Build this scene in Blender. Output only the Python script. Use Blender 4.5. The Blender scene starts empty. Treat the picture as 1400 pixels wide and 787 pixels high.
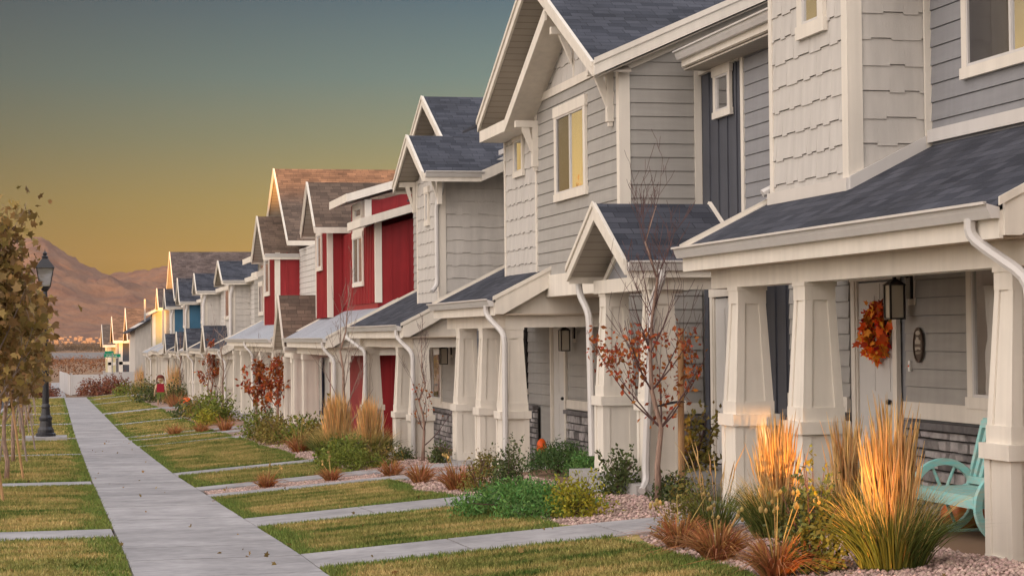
import bpy, math, random
import numpy as np
from mathutils import Vector, Matrix
random.seed(7); rng = np.random.default_rng(7)
R_ = math.radians
# ------------------------------------------------------------------ camera, world, sun, exposure
sc = bpy.context.scene
H = 1.5
cam = bpy.data.cameras.new('camera'); cam_o = bpy.data.objects.new('camera', cam); sc.collection.objects.link(cam_o)
cam.sensor_width = 36; cam.lens = 72.0; cam.clip_start = .1; cam.clip_end = 60000
cam_o.matrix_world = Matrix(((0.97594465, 0.00483578, -0.21796482, 0), (-0.21778914, -0.02421815, -0.97569533, 0),
                             (-0.00999695, 0.999695, -0.0225824, H), (0, 0, 0, 1)))
# Matrix rows above are the world axes seen from the camera (x, y, z)
sc.camera = cam_o
cam.dof.use_dof = False
sc.view_settings.view_transform = 'Standard'; sc.view_settings.look = 'None'
sc.view_settings.gamma = 1; sc.view_settings.use_curve_mapping = False
sc.view_settings.exposure = 1.22
SUN_AZ = 14.0      # degrees the light travels towards +x from +y
SUN_EL = 1.3
sun = bpy.data.lights.new('sun', 'SUN'); sun.energy = 5.0; sun.angle = R_(.5); sun.color = (1.0, .43, .09)
sun_o = bpy.data.objects.new('sun', sun); sc.collection.objects.link(sun_o)
sd = Vector((math.sin(R_(SUN_AZ))*math.cos(R_(SUN_EL)), math.cos(R_(SUN_AZ))*math.cos(R_(SUN_EL)), -math.sin(R_(SUN_EL))))
sun_o.rotation_euler = sd.to_track_quat('-Z', 'Y').to_euler()
w = bpy.data.worlds.new('World'); sc.world = w; w.use_nodes = True
nt = w.node_tree; nt.nodes.clear()
def N(t, **k):
    n = nt.nodes.new(t)
    for a, b in k.items(): setattr(n, a, b)
    return n
L = nt.links.new
out = N('ShaderNodeOutputWorld'); bg = N('ShaderNodeBackground'); L(bg.outputs[0], out.inputs[0]); bg.inputs[1].default_value = .49
sky = N('ShaderNodeTexSky', sky_type='NISHITA'); sky.sun_disc = False; sky.sun_elevation = R_(SUN_EL)
sky.sun_rotation = R_(180+SUN_AZ); sky.altitude = 1400; sky.dust_density = 2.0
skm = N('ShaderNodeVectorMath', operation='SCALE'); L(sky.outputs[0], skm.inputs[0]); skm.inputs[3].default_value = .12
tc = N('ShaderNodeTexCoord'); sep = N('ShaderNodeSeparateXYZ'); L(tc.outputs['Generated'], sep.inputs[0])
ramp = N('ShaderNodeValToRGB'); L(sep.outputs[2], ramp.inputs[0])
cr = ramp.color_ramp
stops = [(0, (.28, .165, .032)), (.03, (.29, .192, .036)), (.065, (.225, .182, .060)), (.095, (.130, .150, .092)), (.125, (.066, .120, .118)),
         (.165, (.020, .062, .095)), (.26, (.17, .22, .27)), (.45, (.62, .66, .74)), (1, (.62, .68, .78))]
while len(cr.elements) < len(stops): cr.elements.new(.5)
for e, (p, c) in zip(cr.elements, stops): e.position = p; e.color = (*c, 1)
# the evening glow: dimmer to the west of the view, brighter straight ahead of the houses, wide bright sky behind
dv = N('ShaderNodeVectorMath', operation='DOT_PRODUCT'); L(tc.outputs['Generated'], dv.inputs[0]); dv.inputs[1].default_value = (.94, .34, 0)
mr = N('ShaderNodeMapRange'); L(dv.outputs['Value'], mr.inputs[0])
mr.inputs[1].default_value = .25; mr.inputs[2].default_value = .62; mr.inputs[3].default_value = .42; mr.inputs[4].default_value = 1.62
vs = N('ShaderNodeVectorMath', operation='SCALE'); L(ramp.outputs[0], vs.inputs[0]); L(mr.outputs[0], vs.inputs[3])
dv2 = N('ShaderNodeVectorMath', operation='DOT_PRODUCT'); L(tc.outputs['Generated'], dv2.inputs[0]); dv2.inputs[1].default_value = (-.78, -.60, .12)
mr2 = N('ShaderNodeMapRange', interpolation_type='SMOOTHSTEP'); L(dv2.outputs['Value'], mr2.inputs[0])
mr2.inputs[1].default_value = -.25; mr2.inputs[2].default_value = .9; mr2.inputs[3].default_value = 0; mr2.inputs[4].default_value = 1
glow = N('ShaderNodeVectorMath', operation='SCALE'); glow.inputs[0].default_value = (2.2, 1.93, 1.76); L(mr2.outputs[0], glow.inputs[3])
ad = N('ShaderNodeVectorMath', operation='ADD'); L(vs.outputs[0], ad.inputs[0]); L(glow.outputs[0], ad.inputs[1])
# the brightest evening yellow lies low in the sky west of the view
dv3 = N('ShaderNodeVectorMath', operation='DOT_PRODUCT'); L(tc.outputs['Generated'], dv3.inputs[0]); dv3.inputs[1].default_value = (-.5, .866, 0)
mr3 = N('ShaderNodeMapRange', interpolation_type='SMOOTHSTEP'); L(dv3.outputs['Value'], mr3.inputs[0]); mr3.inputs[1].default_value = .91; mr3.inputs[2].default_value = .985
mr4 = N('ShaderNodeMapRange', interpolation_type='SMOOTHSTEP'); L(sep.outputs[2], mr4.inputs[0]); mr4.inputs[1].default_value = .0; mr4.inputs[2].default_value = .25; mr4.inputs[3].default_value = 1; mr4.inputs[4].default_value = 0
mm_ = N('ShaderNodeMath', operation='MULTIPLY'); L(mr3.outputs[0], mm_.inputs[0]); L(mr4.outputs[0], mm_.inputs[1])
gl3 = N('ShaderNodeVectorMath', operation='SCALE'); gl3.inputs[0].default_value = (1.15, .74, .24); L(mm_.outputs[0], gl3.inputs[3])
ad0 = N('ShaderNodeVectorMath', operation='ADD'); L(ad.outputs[0], ad0.inputs[0]); L(gl3.outputs[0], ad0.inputs[1])
ad2 = N('ShaderNodeVectorMath', operation='ADD'); L(ad0.outputs[0], ad2.inputs[0])
skm2 = N('ShaderNodeVectorMath', operation='SCALE'); L(skm.outputs[0], skm2.inputs[0]); skm2.inputs[3].default_value = .25
L(skm2.outputs[0], ad2.inputs[1]); L(ad2.outputs[0], bg.inputs[0])
# ------------------------------------------------------------------ helpers
C = sc.collection
def tag(o, label=None, cat=None, group=None, kind=None):
    if label: o['label'] = label
    if cat: o['category'] = cat
    if group: o['group'] = group
    if kind: o['kind'] = kind
    return o
def thing(name, label, cat, loc=(0, 0, 0), group=None, rz=0):
    o = bpy.data.objects.new(name, None); C.objects.link(o); o.location = loc; o.rotation_euler = (0, 0, rz)
    o.empty_display_size = .1
    return tag(o, label, cat, group)
def new_mat(name):
    m = bpy.data.materials.new(name); m.use_nodes = True
    return m, m.node_tree, m.node_tree.nodes['Principled BSDF']
def mat(name, col, rough=.6, var=.12, scale=3., bump=0., bscale=60., island=0., metal=0., spec=.3, col2=None, trans=0., stretch=(1, 1, 1), streak=0.):
    """painted or natural surface: base colour with broad and fine variation"""
    m, t, b = new_mat(name); n = t.nodes; l = t.links.new
    b.inputs['Roughness'].default_value = rough; b.inputs['Metallic'].default_value = metal
    b.inputs['Specular IOR Level'].default_value = spec
    co = n.new('ShaderNodeTexCoord'); mp = n.new('ShaderNodeMapping'); l(co.outputs['Object'], mp.inputs[0]); mp.inputs['Scale'].default_value = stretch
    nz = n.new('ShaderNodeTexNoise'); l(mp.outputs[0], nz.inputs[0]); nz.inputs['Scale'].default_value = scale; nz.inputs['Detail'].default_value = 6
    mx = n.new('ShaderNodeMix'); mx.data_type = 'RGBA'
    c2 = col2 or tuple(c*(1-var) for c in col); c1 = col if col2 else tuple(min(1, c*(1+var)) for c in col)
    mx.inputs[6].default_value = (*c2, 1); mx.inputs[7].default_value = (*c1, 1)
    mrn = n.new('ShaderNodeMapRange'); l(nz.outputs[0], mrn.inputs[0]); mrn.inputs[1].default_value = .3; mrn.inputs[2].default_value = .7
    l(mrn.outputs[0], mx.inputs[0]); last = mx.outputs[2]
    if island:
        g_ = n.new('ShaderNodeNewGeometry'); hs = n.new('ShaderNodeHueSaturation'); l(last, hs.inputs['Color'])
        m1 = n.new('ShaderNodeMapRange'); l(g_.outputs['Random Per Island'], m1.inputs[0]); m1.inputs[3].default_value = 1-island; m1.inputs[4].default_value = 1+island
        l(m1.outputs[0], hs.inputs['Value'])
        mm = n.new('ShaderNodeMath'); mm.operation = 'MULTIPLY'; l(g_.outputs['Random Per Island'], mm.inputs[0]); mm.inputs[1].default_value = 7.31
        fr = n.new('ShaderNodeMath'); fr.operation = 'FRACT'; l(mm.outputs[0], fr.inputs[0])
        m2 = n.new('ShaderNodeMapRange'); l(fr.outputs[0], m2.inputs[0]); m2.inputs[3].default_value = .5-island*.05; m2.inputs[4].default_value = .5+island*.05
        l(m2.outputs[0], hs.inputs['Hue']); last = hs.outputs[0]
    if streak:
        mp2 = n.new('ShaderNodeMapping'); l(co.outputs['Object'], mp2.inputs[0]); mp2.inputs['Scale'].default_value = (6, 6, .35)
        n2 = n.new('ShaderNodeTexNoise'); l(mp2.outputs[0], n2.inputs[0]); n2.inputs['Scale'].default_value = 1.5; n2.inputs['Detail'].default_value = 8
        m3 = n.new('ShaderNodeMapRange'); l(n2.outputs[0], m3.inputs[0]); m3.inputs[1].default_value = .35; m3.inputs[2].default_value = .75; m3.inputs[3].default_value = 1; m3.inputs[4].default_value = 1-streak
        sv = n.new('ShaderNodeVectorMath'); sv.operation = 'SCALE'; l(last, sv.inputs[0]); l(m3.outputs[0], sv.inputs[3]); last = sv.outputs[0]
    l(last, b.inputs['Base Color'])
    if bump:
        nb = n.new('ShaderNodeTexNoise'); l(mp.outputs[0], nb.inputs[0]); nb.inputs['Scale'].default_value = bscale; nb.inputs['Detail'].default_value = 8
        bp = n.new('ShaderNodeBump'); l(nb.outputs[0], bp.inputs['Height']); bp.inputs['Strength'].default_value = bump; bp.inputs['Distance'].default_value = .01
        l(bp.outputs[0], b.inputs['Normal'])
    if trans:
        tr = n.new('ShaderNodeBsdfTranslucent'); l(last, tr.inputs[0]); ms = n.new('ShaderNodeMixShader'); ms.inputs[0].default_value = trans
        o = n['Material Output']; l(b.outputs[0], ms.inputs[1]); l(tr.outputs[0], ms.inputs[2]); l(ms.outputs[0], o.inputs[0])
    return m
def shingle_mat(name, c1, c2):
    m, t, b = new_mat(name); n = t.nodes; l = t.links.new
    uv = n.new('ShaderNodeUVMap'); uv.uv_map = 'UVMap'
    nd = n.new('ShaderNodeTexNoise'); nd.inputs['Scale'].default_value = 2.5; l(uv.outputs[0], nd.inputs[0])
    dx = n.new('ShaderNodeVectorMath'); dx.operation = 'MULTIPLY_ADD'; l(nd.outputs['Color'], dx.inputs[0]); dx.inputs[1].default_value = (.10, .012, 0); l(uv.outputs[0], dx.inputs[2])
    br = n.new('ShaderNodeTexBrick'); l(dx.outputs[0], br.inputs[0]); br.inputs['Scale'].default_value = 1; br.offset = .37; br.offset_frequency = 2; br.squash = .72; br.squash_frequency = 3
    br.inputs['Brick Width'].default_value = .31; br.inputs['Row Height'].default_value = .142; br.inputs['Mortar Size'].default_value = .006; br.inputs['Mortar Smooth'].default_value = .4
    br.inputs['Color1'].default_value = (*c1, 1); br.inputs['Color2'].default_value = (*c2, 1); br.inputs['Mortar'].default_value = (*[x*.6 for x in c1], 1)
    nz = n.new('ShaderNodeTexNoise'); l(uv.outputs[0], nz.inputs[0]); nz.inputs['Scale'].default_value = 1.3; nz.inputs['Detail'].default_value = 8
    sp = n.new('ShaderNodeTexNoise'); l(uv.outputs[0], sp.inputs[0]); sp.inputs['Scale'].default_value = 120
    m1 = n.new('ShaderNodeMapRange'); l(nz.outputs[0], m1.inputs[0]); m1.inputs[1].default_value = .3; m1.inputs[2].default_value = .7; m1.inputs[3].default_value = .75; m1.inputs[4].default_value = 1.3
    m2 = n.new('ShaderNodeMapRange'); l(sp.outputs[0], m2.inputs[0]); m2.inputs[3].default_value = .6; m2.inputs[4].default_value = 1.4
    mu = n.new('ShaderNodeMath'); mu.operation = 'MULTIPLY'; l(m1.outputs[0], mu.inputs[0]); l(m2.outputs[0], mu.inputs[1])
    v = n.new('ShaderNodeVectorMath'); v.operation = 'SCALE'; l(br.outputs['Color'], v.inputs[0]); l(mu.outputs[0], v.inputs[3]); l(v.outputs[0], b.inputs['Base Color'])
    b.inputs['Roughness'].default_value = .85; b.inputs['Specular IOR Level'].default_value = .25
    # each course a little wedge: its lower edge stands proud
    s = n.new('ShaderNodeSeparateXYZ'); l(dx.outputs[0], s.inputs[0]); dvd = n.new('ShaderNodeMath'); dvd.operation = 'DIVIDE'; l(s.outputs[1], dvd.inputs[0]); dvd.inputs[1].default_value = .142
    fr = n.new('ShaderNodeMath'); fr.operation = 'FRACT'; l(dvd.outputs[0], fr.inputs[0])
    inv = n.new('ShaderNodeMath'); inv.operation = 'SUBTRACT'; inv.inputs[0].default_value = 1; l(fr.outputs[0], inv.inputs[1])
    a2 = n.new('ShaderNodeMath'); a2.operation = 'MULTIPLY_ADD'; l(sp.outputs[0], a2.inputs[0]); a2.inputs[1].default_value = .25; l(inv.outputs[0], a2.inputs[2])
    bp = n.new('ShaderNodeBump'); l(a2.outputs[0], bp.inputs['Height']); bp.inputs['Strength'].default_value = .9; bp.inputs['Distance'].default_value = .012; l(bp.outputs[0], b.inputs['Normal'])
    return m
def glass_mat(name, base, refl=.5):
    m, t, b = new_mat(name); n = t.nodes; l = t.links.new
    b.inputs['Base Color'].default_value = (*base, 1); b.inputs['Roughness'].default_value = .25
    g_ = n.new('ShaderNodeBsdfGlossy'); g_.inputs['Roughness'].default_value = .02; g_.inputs['Color'].default_value = (.95, .95, .95, 1)
    nz = n.new('ShaderNodeTexNoise'); nz.inputs['Scale'].default_value = 1.6; co = n.new('ShaderNodeTexCoord'); l(co.outputs['Object'], nz.inputs[0])
    bp = n.new('ShaderNodeBump'); bp.inputs['Strength'].default_value = .06; bp.inputs['Distance'].default_value = .05; l(nz.outputs[0], bp.inputs['Height']); l(bp.outputs[0], g_.inputs['Normal'])
    ms = n.new('ShaderNodeMixShader'); ms.inputs[0].default_value = refl; l(b.outputs[0], ms.inputs[1]); l(g_.outputs[0], ms.inputs[2]); l(ms.outputs[0], n['Material Output'].inputs[0])
    return m
M = {}
M['trim'] = mat('trim_paint', (.74, .685, .60), .5, .05, 2, .06, 30, streak=.12)
M['gutter'] = mat('gutter_enamel', (.60, .575, .55), .32, .04, 2, spec=.5, streak=.06)
M['grey'] = mat('grey_lap_siding', (.355, .338, .312), .6, .06, 1.5, .12, 40, stretch=(1, 1, 8), streak=.10)
M['bluegrey'] = mat('blue_grey_lap_siding', (.255, .255, .265), .6, .06, 1.5, .12, 40, stretch=(1, 1, 8), streak=.10)
M['shake'] = mat('cream_shakes', (.54, .51, .47), .65, .07, 1.5, .35, 25, stretch=(5, 5, 1), streak=.12)
M['dark'] = mat('charcoal_batten_board', (.078, .082, .098), .6, .10, 2, .1, 40, streak=.15)
M['red'] = mat('barn_red_board', (.29, .020, .024), .55, .10, 1.5, .1, 40, streak=.2)
M['blue'] = mat('blue_board', (.045, .14, .235), .55, .08, 2, streak=.12)
M['tan'] = mat('tan_board', (.30, .27, .19), .55, .08, 2)
M['yellow'] = mat('warm_cream_board', (.52, .47, .27), .55, .05, 2)
M['stone'] = mat('ledge_stone', (.27, .25, .245), .9, .35, 9, 1.0, 26, island=.55)
M['stonecap'] = mat('stone_cap', (.16, .15, .15), .9, .3, 8, .6, 30, island=.3)
M['grout'] = mat('dark_joint', (.04, .038, .036), .95)
M['conc'] = mat('walk_concrete', (.335, .325, .335), .85, .20, 1.6, .5, 70, island=.10, streak=.22)
M['joint'] = mat('joint_dirt', (.10, .085, .07), .95)
M['porchc'] = mat('porch_concrete', (.33, .315, .30), .85, .12, 1.5, .3, 60)
M['soffit'] = mat('soffit_vinyl', (.36, .32, .265), .6, .06, 2)
def soffit_mat():
    m = mat('soffit_vinyl', (.40, .355, .30), .6, .06, 2); t = m.node_tree; n = t.nodes; l = t.links.new; b = n['Principled BSDF']; src = b.inputs['Base Color'].links[0].from_socket
    co = n.new('ShaderNodeNewGeometry'); w_ = n.new('ShaderNodeTexWave'); w_.bands_direction = 'Y'; w_.wave_profile = 'SAW'; w_.inputs['Scale'].default_value = 2.1; w_.inputs['Distortion'].default_value = 0; l(co.outputs['Position'], w_.inputs[0])
    r = n.new('ShaderNodeValToRGB'); l(w_.outputs['Fac'], r.inputs[0]); r.color_ramp.elements[0].position = .0; r.color_ramp.elements[0].color = (.35, .35, .35, 1); r.color_ramp.elements[1].position = .12
    mx = n.new('ShaderNodeVectorMath'); mx.operation = 'MULTIPLY'; l(src, mx.inputs[0]); l(r.outputs[0], mx.inputs[1]); l(mx.outputs[0], b.inputs['Base Color']); return m
M['soffit'] = soffit_mat()
M['ceil'] = mat('porch_ceiling', (.52, .43, .34), .6, .06, 2)
M['sh_navy'] = shingle_mat('navy_shingles', (.027, .030, .041), (.062, .066, .083))
M['sh_brown'] = shingle_mat('brown_shingles', (.085, .060, .046), (.155, .108, .080))
M['metal'] = mat('galvanised_metal', (.50, .53, .58), .38, .08, 1.5, metal=.35, spec=.5, streak=.1)
M['black'] = mat('black_metal', (.012, .012, .016), .35, .2, 8, spec=.5)
M['glass'] = glass_mat('window_glass', (.018, .018, .022), .72)
M['glassd'] = glass_mat('screened_glass', (.030, .027, .029), .05)
M['lampglass'] = glass_mat('lamp_glass', (.62, .58, .47), .08)
M['streetglass'] = glass_mat('street_lamp_glass', (.20, .19, .18), .25)
M['door'] = mat('white_door', (.62, .60, .57), .4, .03, 2)
M['doorblue'] = mat('dark_blue_frame', (.02, .02, .05), .4)
M['turq'] = mat('worn_turquoise_paint', (.26, .62, .60), .6, .2, 9, .5, 40, col2=(.42, .54, .48), stretch=(1, 1, 4))
M['pumpkin'] = mat('pumpkin_skin', (.55, .13, .03), .5, .2, 5)
M['orange'] = mat('bright_orange_shell', (.85, .12, .015), .4, .1, 5)
M['stem'] = mat('dry_stem', (.14, .10, .05), .8)
M['bark'] = mat('pale_bark', (.30, .20, .155), .85, .4, 14, .8, 50, stretch=(3, 3, .6))
M['twig'] = mat('plum_twig', (.115, .062, .058), .7, .2, 9)
M['twigp'] = mat('pale_twig', (.25, .19, .16), .7, .2, 9)
M['wood'] = mat('stake_wood', (.40, .23, .11), .8, .25, 6, .4, 40, stretch=(4, 4, .5))
M['leafred'] = mat('rust_leaves', (.36, .095, .025), .6, .3, 6, island=.45, trans=.35)
M['leafplum'] = mat('plum_leaves', (.26, .045, .05), .6, .3, 6, island=.4, trans=.3)
M['leafgold'] = mat('golden_maple_leaves', (.31, .19, .065), .6, .3, 3, island=.4, trans=.3, col2=(.20, .135, .045))
M['leafgreen'] = mat('shrub_leaves', (.17, .20, .035), .6, .3, 6, island=.55, trans=.3)
M['leafdark'] = mat('dark_shrub_leaves', (.085, .11, .035), .6, .3, 6, island=.5, trans=.25)
M['leafyel'] = mat('yellow_green_leaves', (.46, .38, .035), .6, .3, 6, island=.45, trans=.35, col2=(.22, .25, .035))
M['leafolive'] = mat('olive_brown_leaves', (.27, .19, .05), .6, .3, 4, island=.5, trans=.3, col2=(.17, .16, .035))
M['juniper'] = mat('juniper_sprays', (.13, .27, .060), .65, .3, 3, island=.5, trans=.25, col2=(.09, .19, .05))
M['juniperd'] = mat('dark_juniper_sprays', (.065, .12, .032), .65, .3, 3, island=.5, trans=.2)
M['plume'] = mat('feather_plumes', (.88, .60, .28), .7, .2, 5, island=.3, trans=.45)
M['blade'] = mat('reed_blades', (.13, .16, .04), .6, .3, 4, island=.5, trans=.35)
M['bladey'] = mat('straw_blades', (.62, .45, .17), .65, .25, 4, island=.35, trans=.4)
M['lily'] = mat('dried_lily_blades', (.44, .155, .05), .7, .3, 4, island=.45, trans=.3, col2=(.36, .20, .085))
M['fence'] = mat('white_vinyl', (.50, .49, .49), .5, .04, .4)
M['asphalt'] = mat('asphalt', (.05, .05, .053), .9, .2, 3, .5, 90)
M['green'] = mat('street_sign_green', (.0, .23, .13), .5, .1, 3)
M['galv'] = mat('galvanised_pole', (.35, .35, .35), .45, .1, 5, metal=.5)
M['white'] = mat('white_paint', (.75, .74, .70), .5, .05, 3)
M['skin'] = mat('pale_painted_wood', (.55, .38, .24), .6, .1, 5)
M['redcloth'] = mat('dark_red_cloth', (.30, .012, .03), .8, .2, 8)
M['greencloth'] = mat('green_cloth', (.10, .135, .03), .8, .2, 8)
M['hair'] = mat('auburn_yarn', (.13, .03, .02), .9)
M['pink'] = mat('magenta_petals', (.65, .03, .30), .6, .2, 9, island=.4, trans=.3)
M['bronze'] = mat('bronze_plaque', (.10, .075, .062), .4, .2, 8, metal=.4, spec=.5)
M['cream'] = mat('cream_relief', (.45, .40, .33), .5, .1, 8)
M['curtain'] = mat('dark_red_curtain', (.22, .05, .045), .8, .3, 5, stretch=(12, 12, .3))
M['blocker'] = mat('sun_blocker_siding', (.34, .27, .20), .7, .1, 1)

class MB:
    def __init__(s): s.v = []; s.f = []; s.uv = []
    def add(s, vs, fs, uvs=None):
        b = len(s.v); s.v += [tuple(p) for p in vs]
        for i, f in enumerate(fs):
            s.f.append(tuple(b+k for k in f)); s.uv.append(uvs[i] if uvs else None)
    def box(s, x0, x1, y0, y1, z0, z1):
        s.add([(x0, y0, z0), (x1, y0, z0), (x1, y1, z0), (x0, y1, z0), (x0, y0, z1), (x1, y0, z1), (x1, y1, z1), (x0, y1, z1)],
              [(0, 3, 2, 1), (4, 5, 6, 7), (0, 1, 5, 4), (1, 2, 6, 5), (2, 3, 7, 6), (3, 0, 4, 7)]); return s
    def prism(s, poly, ax, a0, a1):
        """poly in the two other axes, extruded along ax"""
        n = len(poly); m = {'x': lambda p, a: (a, p[0], p[1]), 'y': lambda p, a: (p[0], a, p[1]), 'z': lambda p, a: (p[0], p[1], a)}[ax]
        vs = [m(p, a0) for p in poly]+[m(p, a1) for p in poly]
        s.add(vs, [tuple(range(n))[::-1], tuple(range(n, 2*n))]+[(i, (i+1) % n, n+(i+1) % n, n+i) for i in range(n)]); return s
    def hexa(s, a, b):
        """four corners a, the matching four corners b"""
        s.add(list(a)+list(b), [(0, 3, 2, 1), (4, 5, 6, 7), (0, 1, 5, 4), (1, 2, 6, 5), (2, 3, 7, 6), (3, 0, 4, 7)]); return s
    def tube(s, pts, rad, n=8, cap=True, flat=1.):
        pts = [Vector(p) for p in pts]; rad = rad if hasattr(rad, '__len__') else [rad]*len(pts); b = len(s.v); prev = None
        for i, p in enumerate(pts):
            d = (pts[min(i+1, len(pts)-1)]-pts[max(i-1, 0)]); d = d.normalized() if d.length > 1e-9 else Vector((0, 0, 1))
            if prev is None:
                u = Vector((1, 0, 0)) if abs(d.x) < .9 else Vector((0, 1, 0))
                u = (u-d*u.dot(d)).normalized()
            else: u = (prev-d*prev.dot(d)).normalized()
            prev = u; v2 = d.cross(u)
            for k in range(n):
                a = 2*math.pi*(k+.5)/n; s.v.append(tuple(p+u*math.cos(a)*rad[i]+v2*math.sin(a)*rad[i]*flat))
        for i in range(len(pts)-1):
            for k in range(n):
                s.f.append((b+i*n+k, b+i*n+(k+1) % n, b+(i+1)*n+(k+1) % n, b+(i+1)*n+k)); s.uv.append(None)
        if cap:
            s.f.append(tuple(b+k for k in range(n))[::-1]); s.uv.append(None)
            e = b+(len(pts)-1)*n; s.f.append(tuple(e+k for k in range(n))); s.uv.append(None)
        return s
    def lathe(s, prof, c=(0, 0, 0), n=16, sx=1, sy=1):
        b = len(s.v)
        for (r, z) in prof:
            for k in range(n):
                a = 2*math.pi*k/n; s.v.append((c[0]+r*math.cos(a)*sx, c[1]+r*math.sin(a)*sy, c[2]+z))
        for i in range(len(prof)-1):
            for k in range(n):
                s.f.append((b+i*n+k, b+i*n+(k+1) % n, b+(i+1)*n+(k+1) % n, b+(i+1)*n+k)); s.uv.append(None)
        s.f.append(tuple(b+k for k in range(n))[::-1]); s.uv.append(None)
        e = b+(len(prof)-1)*n; s.f.append(tuple(e+k for k in range(n))); s.uv.append(None)
        return s
    def build(s, name, m, parent=None, label=None, smooth=False, kind=None, off=None):
        me = bpy.data.meshes.new(name); off = Vector(off) if off is not None else (Vector(parent_loc(parent)) if parent else Vector((0, 0, 0)))
        if not s.v: return None
        me.from_pydata([(p[0]-off[0], p[1]-off[1], p[2]-off[2]) for p in s.v], [], s.f)
        if any(u is not None for u in s.uv):
            ul = me.uv_layers.new(name='UVMap'); i = 0
            for f, u in zip(s.f, s.uv):
                for k in range(len(f)):
                    ul.data[i].uv = u[k] if u else (0, 0); i += 1
        me.materials.append(M[m] if isinstance(m, str) else m)
        if smooth: me.polygons.foreach_set('use_smooth', [True]*len(me.polygons))
        o = bpy.data.objects.new(name, me); C.objects.link(o)
        if parent: o.parent = parent
        if label: o['label'] = label
        if kind: o['kind'] = kind
        return o
def parent_loc(p):
    v = Vector((0, 0, 0))
    while p is not None: v = v+p.location; p = p.parent
    return v
def copy_tree(o, parent=None):
    c = o.copy(); C.objects.link(c); c.parent = parent
    for ch in [x for x in list(o.children)]: copy_tree(ch, c)
    return c
# terrain profile
YS = [-200, -20, 0, 16.7, 18.5, 24, 32.6, 38, 54, 65, 96, 147, 200, 400, 1000]
ZS = [3.5, .5, 0, -.46, -.49, -.65, -.89, -1.05, -1.38, -1.62, -2.0, -2.67, -3.1, -4.5, -9]
def g(x, y):
    z = np.interp(y, YS, ZS); cr_ = np.interp(y, [0, 20, 40, 150], [.26, .28, .3, .4])
    return z+cr_*np.clip((np.asarray(x)-2.14)/3.86, 0, 1)-.12*np.clip((-2.55-np.asarray(x))/.05, 0, 1)
def sheet(name, x0, x1, y0, y1, dz, m, nx=8, ny=20, kind='structure', wob=0):
    xs = np.linspace(x0, x1, nx); ys = np.linspace(y0, y1, ny); mb = MB(); vs = []
    for j, y in enumerate(ys):
        for i, x in enumerate(xs):
            xx = x+(wob*(math.sin(y*2.1)+.5*math.sin(y*5.3+1)) if i == nx-1 else 0)
            vs.append((xx, y, float(g(xx, y))+dz))
    mb.add(vs, [(j*nx+i, j*nx+i+1, (j+1)*nx+i+1, (j+1)*nx+i) for j in range(ny-1) for i in range(nx-1)])
    o = mb.build(name, m, kind=kind, smooth=True)
    return o
# ------------------------------------------------------------------ building components
def clip(poly, a, b, c):
    """keep the part of a convex polygon where a*u+b*z<=c"""
    o = []
    for i in range(len(poly)):
        p, q = poly[i], poly[(i+1) % len(poly)]; dp = a*p[0]+b*p[1]-c; dq = a*q[0]+b*q[1]-c
        if dp <= 1e-9: o.append(p)
        if (dp < -1e-9 and dq > 1e-9) or (dp > 1e-9 and dq < -1e-9):
            t = dp/(dp-dq); o.append((p[0]+t*(q[0]-p[0]), p[1]+t*(q[1]-p[1])))
    return o
def P3(ax, c, u, z, off):
    return (c-off, u, z) if ax == 'x' else (u, c-off, z)
def board_piece(mb, ax, c, poly, z0, z1, lip):
    if len(poly) < 3: return
    front = [P3(ax, c, u, z, .004+lip*max(0, min(1, (z1-z)/(z1-z0)))) for u, z in poly]
    back = [P3(ax, c, u, z, -.01) for u, z in poly]; n = len(poly)
    mb.add(front+back, [tuple(range(n))]+[(i, n+i, n+(i+1) % n, (i+1) % n) for i in range(n)])
def lap_wall(par, ax, c, poly, m, lap=.178, name='lap_siding', lip=.014):
    zs = [p[1] for p in poly]; z = min(zs); mb = MB()
    while z < max(zs):
        p = clip(clip(poly, 0, -1, -z), 0, 1, z+lap-.0055); board_piece(mb, ax, c, p, z, z+lap, lip); z += lap
    return mb.build(name, m, par)
def shake_wall(par, ax, c, poly, m='shake', row=.245, name='shake_siding', seed=1, step=.022):
    rnd = random.Random(seed); zs = [p[1] for p in poly]; us = [p[0] for p in poly]; mb = MB(); z = min(zs)
    while z < max(zs)+row:
        u = min(us)-rnd.random()*.2; k = rnd.randint(0, 1)
        while u < max(us):
            wd = rnd.choice([.13, .17, .2, .24, .3]) if ax == 'x' else rnd.choice([.15, .2, .3]); d = step*(k % 2)*rnd.uniform(.7, 1.1); k += 1
            p = clip(clip(clip(clip(poly, 0, -1, -(z-d)), 0, 1, z+row-.007), -1, 0, -u), 1, 0, u+wd)
            board_piece(mb, ax, c, p, z-d, z+row, .017 if k % 2 else .014); u += wd
        z += row
    return mb.build(name, m, par)
def batten_wall(par, ax, c, poly, m, sp=.30, name='board_siding', bw=.045):
    mb = MB(); board_piece(mb, ax, c, poly, -99, 99, 0); us = [p[0] for p in poly]; u = min(us)+sp*.5
    while u < max(us)-.03:
        p = clip(clip(poly, -1, 0, -u), 1, 0, u+bw)
        if len(p) >= 3:
            f = [P3(ax, c, a, b, .024) for a, b in p]; k = [P3(ax, c, a, b, .0) for a, b in p]; n = len(p)
            mb.add(f+k, [tuple(range(n))]+[(i, n+i, n+(i+1) % n, (i+1) % n) for i in range(n)])
        u += sp
    return mb.build(name, m, par)
def ubox(mb, ax, c, u0, u1, z0, z1, o0, o1):
    """box on a wall plane, standing from o0 to o1 in front of it"""
    if ax == 'x': mb.box(c-o1, c-o0, u0, u1, z0, z1)
    else: mb.box(u0, u1, c-o1, c-o0, z0, z1)
    return mb
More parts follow.
